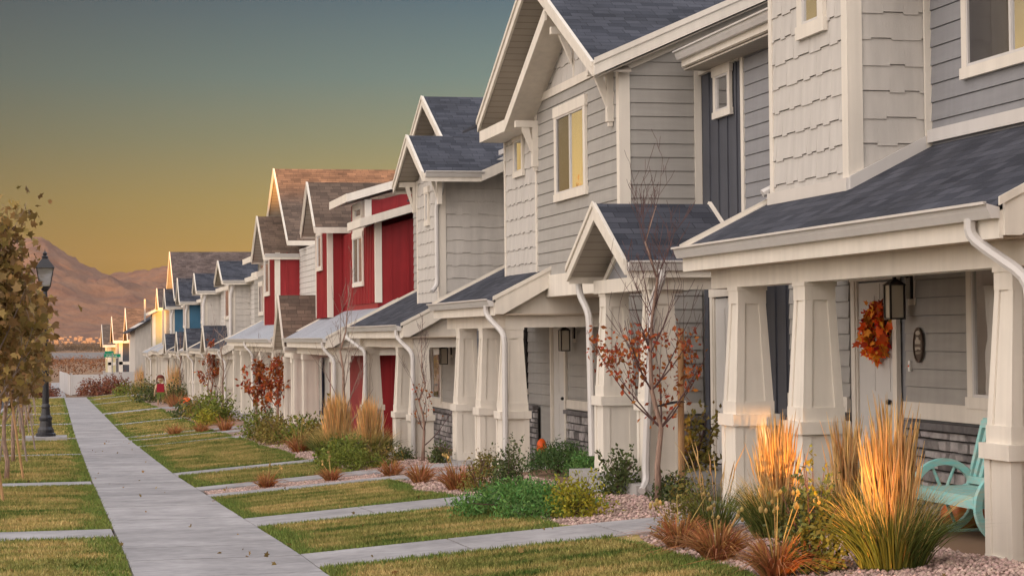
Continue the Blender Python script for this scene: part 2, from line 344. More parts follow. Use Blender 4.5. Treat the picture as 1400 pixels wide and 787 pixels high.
def window(par, ax, c, u0, u1, z0, z1, cw=.09, split=True, name='window', m='trim', open_side=0, sill=True, flip=False):
    """u0..u1, z0..z1 outside edges of the casing"""
    f = MB(); ubox(f, ax, c, u0, u0+cw, z0+cw, z1-cw*1.2, 0, .04); ubox(f, ax, c, u1-cw, u1, z0+cw, z1-cw*1.2, 0, .04)
    ubox(f, ax, c, u0-.03, u1+.03, z1-cw*1.2, z1+.02, 0, .048); ubox(f, ax, c, u0-.03, u1+.03, z0, z0+cw, 0, .048)
    fo = f.build(name, m, par)
    a0, a1, b0, b1 = u0+cw, u1-cw, z0+cw, z1-cw*1.2; t = .028
    s = MB(); ubox(s, ax, c, a0, a0+t, b0, b1, .0, .036); ubox(s, ax, c, a1-t, a1, b0, b1, .0, .036)
    ubox(s, ax, c, a0+t, a1-t, b0, b0+t, .0, .036); ubox(s, ax, c, a0+t, a1-t, b1-t, b1, .0, .036); mid = (a0+a1)/2
    if split: ubox(s, ax, c, mid-.02, mid+.02, b0+t, b1-t, .0, .034)
    s.build('sash', 'gutter', fo)
    spans = [(a0+t, mid-.02), (mid+.02, a1-t)] if split else [(a0+t, a1-t)]
    for i, (p, q) in enumerate(spans):
        g_ = MB(); ubox(g_, ax, c, p, q, b0+t, b1-t, .006, .016)
        dark = split and (i == (0 if flip else 1)); g_.build('pane', 'glassd' if dark else 'glass', fo)
    return fo
def trimb(par, boxes, name='trim_board', m='trim'):
    for b in boxes: o = MB().box(*b).build(name, m, par)
    return o
def slab_roof(par, ax, a0, a1, p0, p1, th, m, name='roof'):
    """sloping sheet: profile from p0 (eave) to p1 (ridge), each (h, z), extruded along ax; top face carries the shingles"""
    mb = MB(); ln = math.hypot(p1[0]-p0[0], p1[1]-p0[1])
    def V(a, p, dz=0): return (p[0], a, p[1]+dz) if ax == 'y' else (a, p[0], p[1]+dz)
    top = [V(a0, p0), V(a1, p0), V(a1, p1), V(a0, p1)]; bot = [V(a0, p0, -th), V(a1, p0, -th), V(a1, p1, -th), V(a0, p1, -th)]
    mb.add(top+bot, [(0, 1, 2, 3), (7, 6, 5, 4), (0, 4, 5, 1), (1, 5, 6, 2), (2, 6, 7, 3), (3, 7, 4, 0)],
           [[(a0, 0), (a1, 0), (a1, ln), (a0, ln)]]+[[(0, 0)]*4]*5)
    return mb.build(name, m, par)
def gutter(par, ax, a0, a1, h, z, sgn=-1, name='gutter'):
    """k-style gutter: outer top edge at h, along ax; sgn the outward side of h"""
    s = -sgn
    prof = [(h, z), (h+s*.012, z), (h+s*.018, z-.03), (h+s*.05, z-.10), (h+s*.115, z-.10), (h+s*.115, z-.005), (h+s*.10, z-.02), (h+s*.10, z-.09), (h+s*.055, z-.09), (h+s*.03, z-.03), (h+s*.016, z-.012), (h, z-.012)]
    prof = [(h, z), (h+s*.02, z-.012), (h+s*.03, z-.05), (h+s*.055, z-.105), (h+s*.118, z-.105), (h+s*.118, z-.03)]
    mb = MB(); mb.prism(prof, ax, a0, a1)
    if ax == 'y': mb.box(min(h-s*.006, h+s*.02), max(h-s*.006, h+s*.02), a0, a1, z-.012, z+.008)
    else: mb.box(a0, a1, min(h-s*.006, h+s*.02), max(h-s*.006, h+s*.02), z-.012, z+.008)
    return mb.build(name, 'gutter', par)
def downspout(par, pts, name='downspout', r=.038):
    """rounded-off path of short elbows"""
    P = [Vector(p) for p in pts]; out = [P[0]]
    for i in range(1, len(P)-1):
        a = P[i]-(P[i]-P[i-1]).normalized()*min(.12, (P[i]-P[i-1]).length*.45); b = P[i]+(P[i+1]-P[i]).normalized()*min(.12, (P[i+1]-P[i]).length*.45)
        for t in (0, .33, .67, 1): out.append(a*(1-t)**2+P[i]*2*t*(1-t)+b*t*t)
    out.append(P[-1]); mb = MB(); mb.tube(out, r*1.15, 8)
    for q in (0.25, .8):
        k = max(1, int(len(P)*q)); p = P[min(k, len(P)-1)]
    o = mb.build(name, 'gutter', par, smooth=False); return o
def column(par, x, y, zb, zt, tapered=True, w=.42, zm=None):
    """craftsman porch column: near-left corner at (x,y)"""
    zm = zm if zm is not None else zb+.92
    c = MB(); e = .014
    if not tapered:
        c.box(x+e, x+w-e, y+e, y+w-e, zb, zt)
        b = .09
        for (ax_, cc, u0) in (('x', x+e, y), ('y', y+e, x)):
            o_ = e+.0006 if ax_ == 'y' else 0
            ubox(c, ax_, cc, u0+o_, u0+b, zb+.12, zt-.15, 0, e); ubox(c, ax_, cc, u0+w-b, u0+w-o_, zb+.12, zt-.15, 0, e)
        c.box(x-.006, x+w+.006, y-.006, y+w+.006, zb, zb+.12); c.box(x-.02, x+w+.02, y-.02, y+w+.02, zt-.15, zt)
        return c.build('column', 'trim', par)
    c.box(x+e, x+w-e, y+e, y+w-e, zb, zm-.1)
    b = .085
    for (ax_, cc, u0) in (('x', x+e, y), ('y', y+e, x)):
        o_ = e+.0006 if ax_ == 'y' else 0
        ubox(c, ax_, cc, u0+o_, u0+b, zb+.13, zm-.11, 0, e); ubox(c, ax_, cc, u0+w-b, u0+w-o_, zb+.13, zm-.11, 0, e)
    for (ax_, cc, u0) in (('x', x+w-e, y), ('y', y+w-e, x)):
        o_ = e+.0006 if ax_ == 'y' else 0
        ubox(c, ax_, cc, u0+o_, u0+b, zb+.13, zm-.11, -e, 0); ubox(c, ax_, cc, u0+w-b, u0+w-o_, zb+.13, zm-.11, -e, 0)
    c.box(x-.004, x+w+.004, y-.004, y+w+.004, zb, zb+.13)
    c.box(x-.028, x+w+.028, y-.028, y+w+.028, zm-.112, zm)
    q = .012; c.box(x+q, x+w-q, y+q, y+w-q, zm, zm+.125)
    z0 = zm+.125; z1 = zt-.16; i0 = .018; i1 = (w-.285)/2
    def fr(i, e_): return [(x+i+e_, y+i+e_), (x+w-i-e_, y+i+e_), (x+w-i-e_, y+w-i-e_), (x+i+e_, y+w-i-e_)]
    A = [(*p, z0) for p in fr(i0, e)]; B = [(*p, z1) for p in fr(i1, e)]; c.hexa(A, B)
    Ao = [Vector((*p, z0)) for p in fr(i0, 0)]; Bo = [Vector((*p, z1)) for p in fr(i1, 0)]
    for k in range(4):
        k2 = (k+1) % 4
        for (a0_, a1_, b0_, b1_, wa) in ((Ao[k], Ao[k2], Bo[k], Bo[k2], .085), (Ao[k2], Ao[k], Bo[k2], Bo[k], .085)):
            da = (a1_-a0_).normalized(); db = (b1_-b0_).normalized()
            nrm = (a1_-a0_).cross(b0_-a0_).normalized()
            cen = Vector((x+w/2, y+w/2, (z0+z1)/2)); inn = nrm if (cen-a0_).dot(nrm) > 0 else -nrm
            s_ = .0142 if k % 2 == 0 else 0
            q4 = [a0_+da*s_, a0_+da*wa, b0_+db*wa*.85, b0_+db*s_]; c.hexa(q4, [v+inn*.013 for v in q4])
    # top rail and cap
    c.box(x+i1-.003, x+w-i1+.003, y+i1-.003, y+w-i1+.003, z1-.002, zt)
    c.box(x+i1-.012, x+w-i1+.012, y+i1-.012, y+w-i1+.012, zt-.035, zt+.002)
    return c.build('column', 'trim', par)
def stone_wall(par, ax, c, u0, u1, z0, z1, seed=3, name='stone_base'):
    rnd = random.Random(seed); mb = MB(); z = z0
    while z < z1-.09:
        h = min(rnd.uniform(.06, .15), z1-.06-z)
        if h < .03: break
        u = u0-rnd.random()*.2
        while u < u1:
            wd = rnd.uniform(.14, .42); a = max(u, u0)+.005; b = min(u+wd, u1)-.005
            if b-a > .02:
                d = rnd.uniform(.035, .075); j = [rnd.uniform(-.006, .006) for _ in range(8)]; i_ = rnd.uniform(.006, .014)
                A = [P3(ax, c, a, z+.004, 0), P3(ax, c, b, z+.004, 0), P3(ax, c, b, z+h-.004, 0), P3(ax, c, a, z+h-.004, 0)]
                B = [P3(ax, c, a+i_+j[0], z+.004+i_, d+j[1]), P3(ax, c, b-i_+j[2], z+.004+i_, d+j[3]), P3(ax, c, b-i_+j[4], z+h-.004-i_, d+j[5]), P3(ax, c, a+i_+j[6], z+h-.004-i_, d+j[7])]
                mb.hexa(A, B)
            u += wd
        z += h
    o = mb.build(name, 'stone', par)
    k = MB(); ubox(k, ax, c, u0, u1, z0, z1-.06, -.01, .012); k.build('stone_joint', 'grout', o)
    k = MB(); u = u0
    while u < u1:
        wd = min(rnd.uniform(.4, .6), u1-u); ubox(k, ax, c, u+.003, u+wd-.003, z1-.062, z1, 0, .10+rnd.uniform(0, .008)); u += wd
    k.build('stone_cap', 'stonecap', o); return o
def body(par, x0, x1, y0, y1, z0, z1, m='grey'):
    return MB().box(x0, x1, y0, y1, z0, z1).build('wall', m, par)
def rake_board(par, x0, x1, pA, pB, h, name='rake_fascia', m='trim', top=.0):
    """sloped board across y,z plane, thickness x0..x1"""
    MB().prism([(pA[0], pA[1]+top), (pB[0], pB[1]+top), (pB[0], pB[1]-h), (pA[0], pA[1]-h)], 'x', x0, x1).build(name, m, par)
def gable(par, yc, half, xf, xw, xb, zr, pitch, m, wallpoly=True, wm='shake', fh=.17, wkind='shake', bracket=True, far=None, cut=None):
    """front gable: ridge along x at yc; near eave yc-half, far eave yc+far"""
    far = far or half; zn = zr-half*pitch; zf = zr-far*pitch
    if cut:
        cx, k = cut; xv = cx+half/k; pts = [(xf, yc-half), (cx, yc-half), (xv, yc), (xf, yc)]; mb = MB()
        Z = lambda y: zr-(yc-y)*pitch
        top = [(x_, y_, Z(y_)) for x_, y_ in pts]; bot = [(x_, y_, Z(y_)-.05) for x_, y_ in pts]; sl = math.hypot(1, pitch)
        mb.add(top+bot, [(0, 1, 2, 3), (7, 6, 5, 4), (0, 4, 5, 1), (1, 5, 6, 2), (2, 6, 7, 3), (3, 7, 4, 0)], [[(x_, (y_-yc+half)*sl) for x_, y_ in pts]]+[[(0, 0)]*4]*5); mb.build('roof', m, par)
        xn = cx
    else: slab_roof(par, 'x', xf, xb, (yc-half, zn), (yc, zr), .05, m); xn = xb
    slab_roof(par, 'x', xf, xb, (yc+far, zf), (yc, zr), .05, m)
    s = MB(); t0 = .062
    s.prism([(yc-half+.03, zn-t0-.02), (yc, zr-t0-.02), (yc, zr-t0-.045), (yc-half+.03, zn-t0-.045)], 'x', xf+.03, min(xb, xw+.1) if cut else xb)
    s.prism([(yc+far-.03, zf-t0-.02), (yc, zr-t0-.02), (yc, zr-t0-.045), (yc+far-.03, zf-t0-.045)], 'x', xf+.03, xb)
    s.build('soffit', 'soffit', par)
    f = MB()
    f.prism([(yc-half, zn+.012), (yc, zr+.012), (yc, zr-fh*1.15), (yc-half, zn-fh)], 'x', xf-.035, xf)
    f.prism([(yc+far, zf+.012), (yc, zr+.012), (yc, zr-fh*1.15), (yc+far, zf-fh)], 'x', xf-.036, xf-.001)
    f.prism([(yc-half-.004, zn+.02), (yc, zr+.02), (yc, zr-.05), (yc-half-.004, zn-.05)], 'x', xf-.055, xf-.036)
    f.prism([(yc+far+.004, zf+.02), (yc, zr+.02), (yc, zr-.05), (yc+far+.004, zf-.05)], 'x', xf-.056, xf-.037)
    # level eave fascia along x on both sides
    f.box(xf, xn, yc-half-.02, yc-half, zn-fh, zn-.012); f.box(xf, xb, yc+far, yc+far+.02, zf-fh, zf-.012)
    f.build('fascia', 'trim', par)
    if bracket:
        for yb, sg, zz in ((yc-half+.33, 1, zn), (yc+far-.33, -1, zf)):
            zz = zz+.33*pitch-.12
            b = MB(); b.box(xf+.04, xw, yb-.045, yb+.045, zz-.10, zz); b.box(xw-.09, xw-.005, yb-.045, yb+.045, zz-.62, zz-.101)
            b.prism([(xf+.16, zz-.101), (xf+.25, zz-.101), (xw-.091, zz-.42), (xw-.091, zz-.54)], 'y', yb-.035, yb+.035); b.build('gable_bracket', 'trim', par)
def shed_porch(par, y0, y1, zg, xw, m, xg=6.15, pitch=.5, floor=None, beam=True, ycols=(), tapered=True, near_end=True, metal=False, zbase=None):
    """porch roof rising from the street gutter to the wall; zg = top of the gutter"""
    ze = zg-.02; zr = ze+pitch*(xw-xg-.1)
    ro = slab_roof(par, 'y', y0, y1, (xg+.09, ze), (xw+.02, ze+pitch*(xw+.02-xg-.09)), .05, m, 'porch_roof')
    if metal:
        rb = MB(); y = y0+.1
        while y < y1-.03:
            xa, xb_ = xg+.09, xw; za, zb_ = ze, ze+pitch*(xw-xg-.09)
            rb.hexa([(xa, y, za+.001), (xa, y+.035, za+.001), (xa, y+.035, za+.022), (xa, y, za+.022)], [(xb_, y, zb_+.001), (xb_, y+.035, zb_+.001), (xb_, y+.035, zb_+.022), (xb_, y, zb_+.022)]); y += .15
        rb.build('standing_rib', 'metal', ro)
    gutter(par, 'y', y0-.01, y1+.01, xg, zg)
    fh = .17; f = MB()
    f.box(xg+.118, xg+.145, y0, y1, zg-.24, zg-.02)
    for yy0, yy1 in ((y0-.03, y0), (y1, y1+.03)):
        x_ = xg+.0; f.prism([(x_+.145, ze+.035), (xw, ze+pitch*(xw-x_-.145)+.035+.02), (xw, ze+pitch*(xw-x_-.145)-fh), (x_+.145+.12, ze-fh-.03), (x_+.145, ze-fh-.03)], 'y', yy0, yy1)
        f.prism([(x_+.10, ze+.06), (xw, ze+pitch*(xw-x_-.10)+.06), (xw, ze+pitch*(xw-x_-.10)), (x_+.10, ze)], 'y', yy0-.018 if yy0 < y0 else yy1, yy0 if yy0 < y0 else yy1+.018)
    f.build('fascia', 'trim', par)
    zbm = zg-.22  # underside of the beam is zbm-... 
    ce = MB(); ce.box(xg+.145, xw, y0+.02, y1-.02, zg-.235, zg-.215); ce.build('porch_ceiling', 'ceil', par)
    bm = MB(); bm.box(6.45+.08, 6.45+.30, y0+.16, y1-.12, zg-.42, zg-.236); bm.box(6.45+.301, xw, y0+.16, y0+.36, zg-.42, zg-.236)
    # filled gable end over the near beam
    bm.prism([(6.45+.09, zg-.236), (xw, zg-.236), (xw, ze+pitch*(xw-xg-.1)-.06), (6.45+.09, ze+pitch*(6.45-xg)-.06)], 'y', y0+.17, y0+.19)
    bm.prism([(6.45+.09, zg-.236), (xw, zg-.236), (xw, ze+pitch*(xw-xg-.1)-.06), (6.45+.09, ze+pitch*(6.45-xg)-.06)], 'y', y1-.14, y1-.12)
    bm.build('porch_beam', 'trim', par)
    for yc in ycols: column(par, 6.45, yc, zbase if zbase is not None else floor, zg-.42, tapered)
    if floor is not None:
        MB().box(6.3, xw, y0+.0, y1+.0, floor-1.2, floor).build('porch_floor', 'porchc', par)
def spout_s(par, y, zg, zb, xg=6.15, yt=None, xo=6.42):
    """gutter outlet swinging back to the column"""
    yt = yt if yt is not None else y-.35
    downspout(par, [(xg+.07, y, zg-.09), (xg+.07, y, zg-.22), (xo-.03, yt, zg-.52), (xo-.03, yt, zb+.12), (xo-.10, yt-.05, zb+.03)])
def door(par, ax, c, u0, u1, z0, z1, panel='door', glassy=False):
    f = MB(); cw = .10
    ubox(f, ax, c, u0-cw, u0, z0, z1, 0, .045); ubox(f, ax, c, u1, u1+cw, z0, z1, 0, .045); ubox(f, ax, c, u0-cw-.02, u1+cw+.02, z1, z1+.14, 0, .05)
    ubox(f, ax, c, u0, u0+.03, z0, z1, 0, .03); ubox(f, ax, c, u1-.03, u1, z0, z1, 0, .03); fo = f.build('door_frame', 'trim', par)
    d = MB(); ubox(d, ax, c, u0+.03, u1-.03, z0, z1-.02, -.01, .008)
    w_ = (u1-u0-.06)
    for (a, b) in ((.12, .46), (.54, .88)):
        for (p, q) in ((.08, .42), (.5, .93)):
            ubox(d, ax, c, u0+.03+w_*a, u0+.03+w_*b, z0+(z1-z0)*p, z0+(z1-z0)*q, .008, .014)
    do = d.build('door', panel, par)
    k = MB(); p = P3(ax, c, u0+.12, z0+1.0, .04); k.lathe([(.0, -.03), (.025, -.02), (.03, 0), (.025, .02), (.0, .03)], p, 10); k.build('handle', 'black', do)
    s = MB(); ubox(s, ax, c, u0+.018, u0+.03, z0, z1, .008, .02); s.build('door_edge', 'doorblue', fo)
def lantern(x, y, z, label, group='wall lanterns by the front doors'):
    """carriage lantern on wall plane x, hanging towards the street"""
    t = thing('wall_lantern', label, 'lantern', (x, y, z), group)
    MB().box(x-.02, x, y-.075, y+.075, z-.19, z+.19).build('mounting_board', 'trim', t)
    MB().box(x-.05, x-.02, y-.05, y+.05, z-.13, z+.13).build('back_plate', 'black', t)
    a = MB(); a.tube([(x-.05, y, z+.08), (x-.12, y, z+.10), (x-.19, y, z+.10)], .012, 6); a.box(x-.205, x-.175, y-.015, y+.015, z+.06, z+.12); a.build('arm', 'black', t)
    xc = x-.19; c = MB(); r = .07; b = .009
    c.hexa([(xc-.02, y-.02, z+.06), (xc+.02, y-.02, z+.06), (xc+.02, y+.02, z+.06), (xc-.02, y+.02, z+.06)][::1], [(xc-r-.02, y-r-.02, z+.0), (xc+r+.02, y-r-.02, z+.0), (xc+r+.02, y+r+.02, z+.0), (xc-r-.02, y+r+.02, z+.0)])
    for sx in (-1, 1):
        for sy in (-1, 1): c.box(xc+sx*r-b, xc+sx*r+b, y+sy*r-b, y+sy*r+b, z-.31, z)
    c.box(xc-r-b, xc+r+b, y-r-b, y+r+b, z-.325, z-.31); c.build('cage', 'black', t)
    MB().box(xc-r+.004, xc+r-.004, y-r+.004, y+r-.004, z-.31, z-.001).build('glass', 'lampglass', t)
    return t
def small_gable_porch(par, yc, half, zr, pitch, m, xw=8.3, xf=6.2, floor=None, cols=(), tapered=True, xend=None):
    zn = zr-half*pitch; fh = .15; xwall = xw
    if xend:
        xw = xend; e = MB()
        for s_ in (-1, 1): e.prism([(yc+s_*half, zn+.03), (yc, zr+.03), (yc, zr-.12), (yc+s_*half, zn-.12)], 'x', xw+.001+(s_+1)*.0004, xw+.04+(s_+1)*.0004)
        e.build('rake_fascia', 'trim', par)
    ro = slab_roof(par, 'x', xf, xw, (yc-half, zn), (yc, zr), .05, m, 'porch_roof'); slab_roof(par, 'x', xf, xw, (yc+half, zn), (yc, zr), .05, m, 'porch_roof')
    f = MB()
    for s in (-1, 1):
        f.prism([(yc+s*half, zn+.012), (yc, zr+.012), (yc, zr-fh*1.3), (yc+s*half, zn-fh)], 'x', xf-.03-(s+1)*.0005, xf-(s+1)*.0005)
        f.prism([(yc+s*(half+.004), zn+.03), (yc, zr+.03), (yc, zr-.03), (yc+s*(half+.004), zn-.03)], 'x', xf-.05-(s+1)*.0005, xf-.031-(s+1)*.0005)
        f.box(xf, xw, yc+s*half-.012, yc+s*half+.012, zn-fh-.03, zn-.006)
    f.build('fascia', 'trim', par)
    so = MB()
    for s in (-1, 1): so.prism([(yc+s*(half-.02), zn-.075), (yc, zr-.075), (yc, zr-.095), (yc+s*(half-.02), zn-.095)], 'x', xf+.01, xw)
    so.build('soffit', 'soffit', par)
    gutter(par, 'x', xf, xw, yc-half-.11, zn); gutter(par, 'x', xf, xw, yc+half+.11, zn, 1)
    # recessed gable face with a centre batten
    zt = zn-.15; k = MB(); k.prism([(yc-half+.12, zt), (yc, zt+(half-.12)*pitch), (yc+half-.12, zt)], 'x', xf+.42, xf+.44); k.build('gable_panel', 'bluegrey' if m == 'sh_navy' else 'shake', par)
    k = MB(); k.box(xf+.40, xf+.42, yc-.02, yc+.02, zt, zt+(half-.16)*pitch)
    for s in (-1, 1): k.prism([(yc+s*(half-.12), zt), (yc, zt+(half-.12)*pitch), (yc, zt+(half-.12)*pitch-.1), (yc+s*(half-.26), zt)], 'x', xf+.39, xf+.419)
    k.build('gable_trim', 'trim', par)
    b = MB(); b.box(6.48, 6.72, yc-half+.12, yc+half-.12, zt-.16, zt); b.box(6.721, xw, yc-half+.10, yc-half+.30, zt-.16, zt); b.box(6.721, xw, yc+half-.30, yc+half-.10, zt-.16, zt)
    b.build('porch_beam', 'trim', par)
    MB().box(6.722, xw, yc-half+.31, yc+half-.31, zt-.02, zt-.001).build('porch_ceiling', 'ceil', par)
    for y in cols: column(par, 6.45, y, floor, zt-.16, tapered)
    if floor is not None:
        MB().box(6.25, xwall, yc-half-.1, yc+half+.3, floor-1.0, floor-.0).build('porch_floor', 'porchc', par)
def main_roof(par, y0, y1, xe, ze, pitch, m, xr=11.8, gut=True, near_fascia=True, far_fascia=True):
    zr = ze+pitch*(xr-xe)
    slab_roof(par, 'y', y0, y1, (xe, ze), (xr, zr), .06, m); slab_roof(par, 'y', y0, y1, (2*xr-xe, ze), (xr, zr), .06, m)
    f = MB()
    for a, b, on in ((y0-.03, y0, near_fascia), (y1, y1+.03, far_fascia)):
        if on:
            f.prism([(xe, ze+.02), (xr, zr+.02), (2*xr-xe, ze+.02), (2*xr-xe, ze-.2), (xr, zr-.2), (xe, ze-.2)], 'y', a, b)
            f.prism([(xe, ze+.04), (xr, zr+.04), (2*xr-xe, ze+.04), (2*xr-xe, ze-.03), (xr, zr-.03), (xe, ze-.03)], 'y', a-.016 if a < y0 else b, a if a < y0 else b+.016)
    f.box(xe-.022, xe-.002, y0, y1, ze-.19, ze-.01)
    f.box(xe, xe+.6, y0+.01, y1-.01, ze-.2, ze-.18); f.build('fascia', 'trim', par)
    if gut: gutter(par, 'y', y0, y1, xe-.14, ze)
    k = MB(); k.prism([(xe+.55, ze-.21), (xr, zr-.1), (2*xr-xe-.5, ze-.21)], 'y', y0+.2, y0+.22); k.prism([(xe+.55, ze-.21), (xr, zr-.1), (2*xr-xe-.5, ze-.21)], 'y', y1-.22, y1-.2)
    k.build('gable_wall', 'grey', par)
def bump(par, y0, y1, z0, z1, wall, side='shake', xf=7.2, xr=8.2, ww=.10, seed=1, sidepoly=None, cb=.12):
    """shallow projecting bay: street face and near side"""
    MB().box(xf+.012, xr+.3, y0+.012, y1, z0, z1).build('wall', {'shake': 'shake', 'red': 'red', 'grey': 'grey', 'blue': 'blue'}.get(wall, 'grey'), par)
    sp = sidepoly or [(xf+cb, z0), (xr, z0), (xr, z1), (xf+cb, z1)]
    fp = [(y0+cb, z0), (y1-.07, z0), (y1-.07, z1), (y0+cb, z1)]
    def fill(ax, c, poly, k, sd):
        if k == 'shake': shake_wall(par, ax, c, poly, 'shake', seed=sd)
        elif k in ('red', 'blue', 'dark', 'tan', 'yellow'): batten_wall(par, ax, c, poly, k, sp=.26 if ax == 'x' else .42)
        else: lap_wall(par, ax, c, poly, k)
    fill('x', xf, fp, wall, seed); fill('y', y0, sp, side, seed+50)
    t = MB(); t.box(xf-.028, xf+.002, y0-.026, y0+cb, z0, z1); t.box(xf+.002, xf+cb, y0-.028, y0+.002, z0, z1); t.build('corner_board', 'trim', par); MB().box(xf-.024, xf, y1-.075, y1+.02, z0, z1).build('corner_board', 'trim', par)
GH = 'townhouses in the attached row along the walk'
# ================================================================== the near block
# ---- unit one, nearest
u = thing('townhouse', 'nearest townhouse with shake bay, long shingled porch and white front door', 'house', (8.0, 17, -.22), GH)
body(u, 8.02, 15.5, 12.3, 21.6, -1.5, 5.0, 'bluegrey')
lap_wall(u, 'x', 8.0, [(12.3, 3.1), (17.86, 3.1), (17.86, 5.2), (12.3, 5.2)], 'bluegrey', lap=.172)
lap_wall(u, 'x', 8.0, [(19.95, 3.1), (21.6, 3.1), (21.6, 5.2), (19.95, 5.2)], 'bluegrey', lap=.172)
bump(u, 17.8, 19.9, 2.75, 5.9, 'shake', 'shake', xf=7.2, xr=8.0, seed=11, sidepoly=[(7.32, 2.75), (8.0, 3.1), (8.0, 5.9), (7.32, 5.9)])
trimb(u, [(7.93, 8.0-.002, 17.74, 17.80-.029, 3.1, 5.6)])
window(u, 'x', 7.2-.012, 18.32, 19.02, 4.36, 5.7, cw=.13, split=False)
window(u, 'x', 8.0-.012, 15.1, 17.0, 3.74, 5.2, cw=.10)
gable(u, 18.85, 1.35, 6.85, 7.2, 9.0, 6.55, .5, 'sh_navy', cut=(7.6, .84))
main_roof(u, 12.0, 19.95, 7.6, 5.10, .42, 'sh_navy', gut=True)
# flashing boards where the porch roof meets the walls
f = MB(); ze, pt = 2.34, .5
f.prism([(17.77, ze+pt*.95-.02), (19.93, ze+pt*.95-.02), (19.93, ze+pt*.95+.10), (17.77, ze+pt*.95+.10)], 'x', 7.145, 7.17)
f.prism([(12.4, 3.24), (17.75, 3.24), (17.75, 3.36), (12.4, 3.36)], 'x', 7.94, 7.972)
f.prism([(7.17, ze+pt*.93+.0), (7.93, ze+pt*1.69), (7.93, ze+pt*1.69+.12), (7.17, ze+pt*.93+.12)], 'y', 17.735, 17.77)
f.build('flashing', 'gutter', u)
shed_porch(u, 12.85, 20.04, 2.36, 8.0, 'sh_navy', floor=-.22, ycols=(13.1, 17.15, 18.98))
MB().box(6.1, 8.0, 11.9, 12.85, -1.4, -.22).build('porch_floor', 'porchc', u)
spout_s(u, 13.2, 2.36, -.25, yt=12.85, xo=6.52)
downspout(u, [(7.33, 19.98, 5.4), (7.33, 19.98, 3.02), (7.12, 20.0, 2.92)])
# porch wall
lap_wall(u, 'x', 8.0, [(12.3, .80), (18.42, .80), (18.42, 2.3), (12.3, 2.3)], 'grey', lap=.168)
lap_wall(u, 'x', 8.0, [(19.85, .80), (21.6, .80), (21.6, 2.3), (19.85, 2.3)], 'grey', lap=.168)
stone_wall(u, 'x', 8.0, 12.3, 18.42, -.22, .64, 5); stone_wall(u, 'x', 8.0, 19.85, 21.6, -.22, .64, 6)
trimb(u, [(7.955, 8.0, 12.3, 18.42, .665, .82), (7.955, 8.0, 19.85, 21.6, .665, .82)], 'band_board')
door(u, 'x', 8.0, 18.66, 19.62, -.20, 2.0)
window(u, 'x', 8.0-.012, 15.4, 16.98, .80, 2.18, cw=.10, flip=True)
lantern(8.0, 18.25, 1.93, 'black carriage lantern on the porch wall beside the wreathed door')
# ---- unit two, set back behind the little gabled porch
u = thing('townhouse', 'narrow recessed townhouse with charcoal board strip behind a small gabled porch', 'house', (8.3, 23.6, -.2), GH)
body(u, 8.32, 15.5, 21.6, 25.63, -1.5, 5.0, 'dark')
lap_wall(u, 'x', 8.3, [(21.6, 2.8), (23.93, 2.8), (23.93, 4.95), (21.6, 4.95)], 'bluegrey', lap=.172)
batten_wall(u, 'x', 8.3, [(24.0, 2.4), (25.6, 2.4), (25.6, 4.95), (24.0, 4.95)], 'dark', sp=.36)
trimb(u, [(8.27, 8.3, 23.90, 24.0, 2.6, 4.97), (8.25, 8.3, 24.001, 25.62, 4.86, 4.98)])
window(u, 'x', 8.3-.02, 24.32, 24.98, 4.22, 4.86, cw=.085, split=False)
main_roof(u, 20.0, 25.3, 7.95, 5.12, .42, 'sh_navy', near_fascia=False)
MB().box(7.95, 8.3, 20.0, 25.28, 4.88, 4.90).build('soffit', 'soffit', u)
batten_wall(u, 'x', 8.3, [(21.6, .0), (25.6, .0), (25.6, 2.4), (21.6, 2.4)], 'dark', sp=.36)
small_gable_porch(u, 23.2, 1.32, 3.02, .55, 'sh_navy', xw=8.3, floor=-.18, cols=(22.02, 23.9), xend=7.58)
downspout(u, [(6.55, 21.72, 2.2), (6.55, 21.72, 2.08), (6.50, 22.0-.06, 1.86), (6.40, 21.93, .0), (6.40, 21.9, -.15), (6.30, 21.75, -.24)])
downspout(u, [(6.35, 24.62, 2.2), (6.35, 24.62, 2.0), (6.42, 24.40, 1.75), (6.44, 24.40, .0)])
door(u, 'x', 8.3-.02, 24.2, 25.1, -.17, 1.95)
# ---- unit three, the big double gable
u = thing('townhouse', 'gabled townhouse with tall sunset-lit upstairs window and bracketed eaves', 'house', (7.6, 30, -.55), GH)
body(u, 8.1, 15.5, 25.67, 36.2, -2, 5.4, 'grey'); body(u, 7.22, 8.2, 25.67, 32.62, 2.06, 4.85, 'grey')
lap_wall(u, 'x', 7.2, [(25.76, 2.36), (30.33, 2.36), (30.33, 5.45), (27.96, 6.0), (25.76, 4.95)], 'grey', lap=.178)
shake_wall(u, 'x', 7.2, [(30.42, 2.36), (32.58, 2.36), (32.58, 4.98), (31.2, 5.6), (30.42, 5.6)], seed=21)
shake_wall(u, 'x', 7.185, [(26.35, 5.12), (29.4, 5.12), (27.96, 5.95)], seed=23)
MB().prism([(25.7, 4.84), (32.6, 4.84), (29.3, 6.45)], 'x', 7.22, 7.3).build('wall', 'grey', u)
trimb(u, [(7.165, 7.184, 25.9, 30.3, 5.0, 5.12), (7.17, 7.2, 30.33, 30.42, 2.36, 5.6), (7.17, 7.2, 32.55, 32.63, 2.36, 4.9), (7.172, 7.202, 25.62, 25.76, 2.36, 4.93), (7.202, 7.32, 25.622, 25.652, 2.36, 4.95), (7.16, 7.184, 27.93, 27.99, 5.12, 5.9)])
lap_wall(u, 'y', 25.65, [(7.32, 2.9), (8.31, 2.9), (8.31, 5.40), (7.32, 4.98)], 'grey', lap=.178)
trimb(u, [(8.20, 8.292, 25.61, 25.64, 2.4, 5.3)])
window(u, 'x', 7.2-.012, 27.30, 29.10, 3.42, 4.78, cw=.11, flip=False)
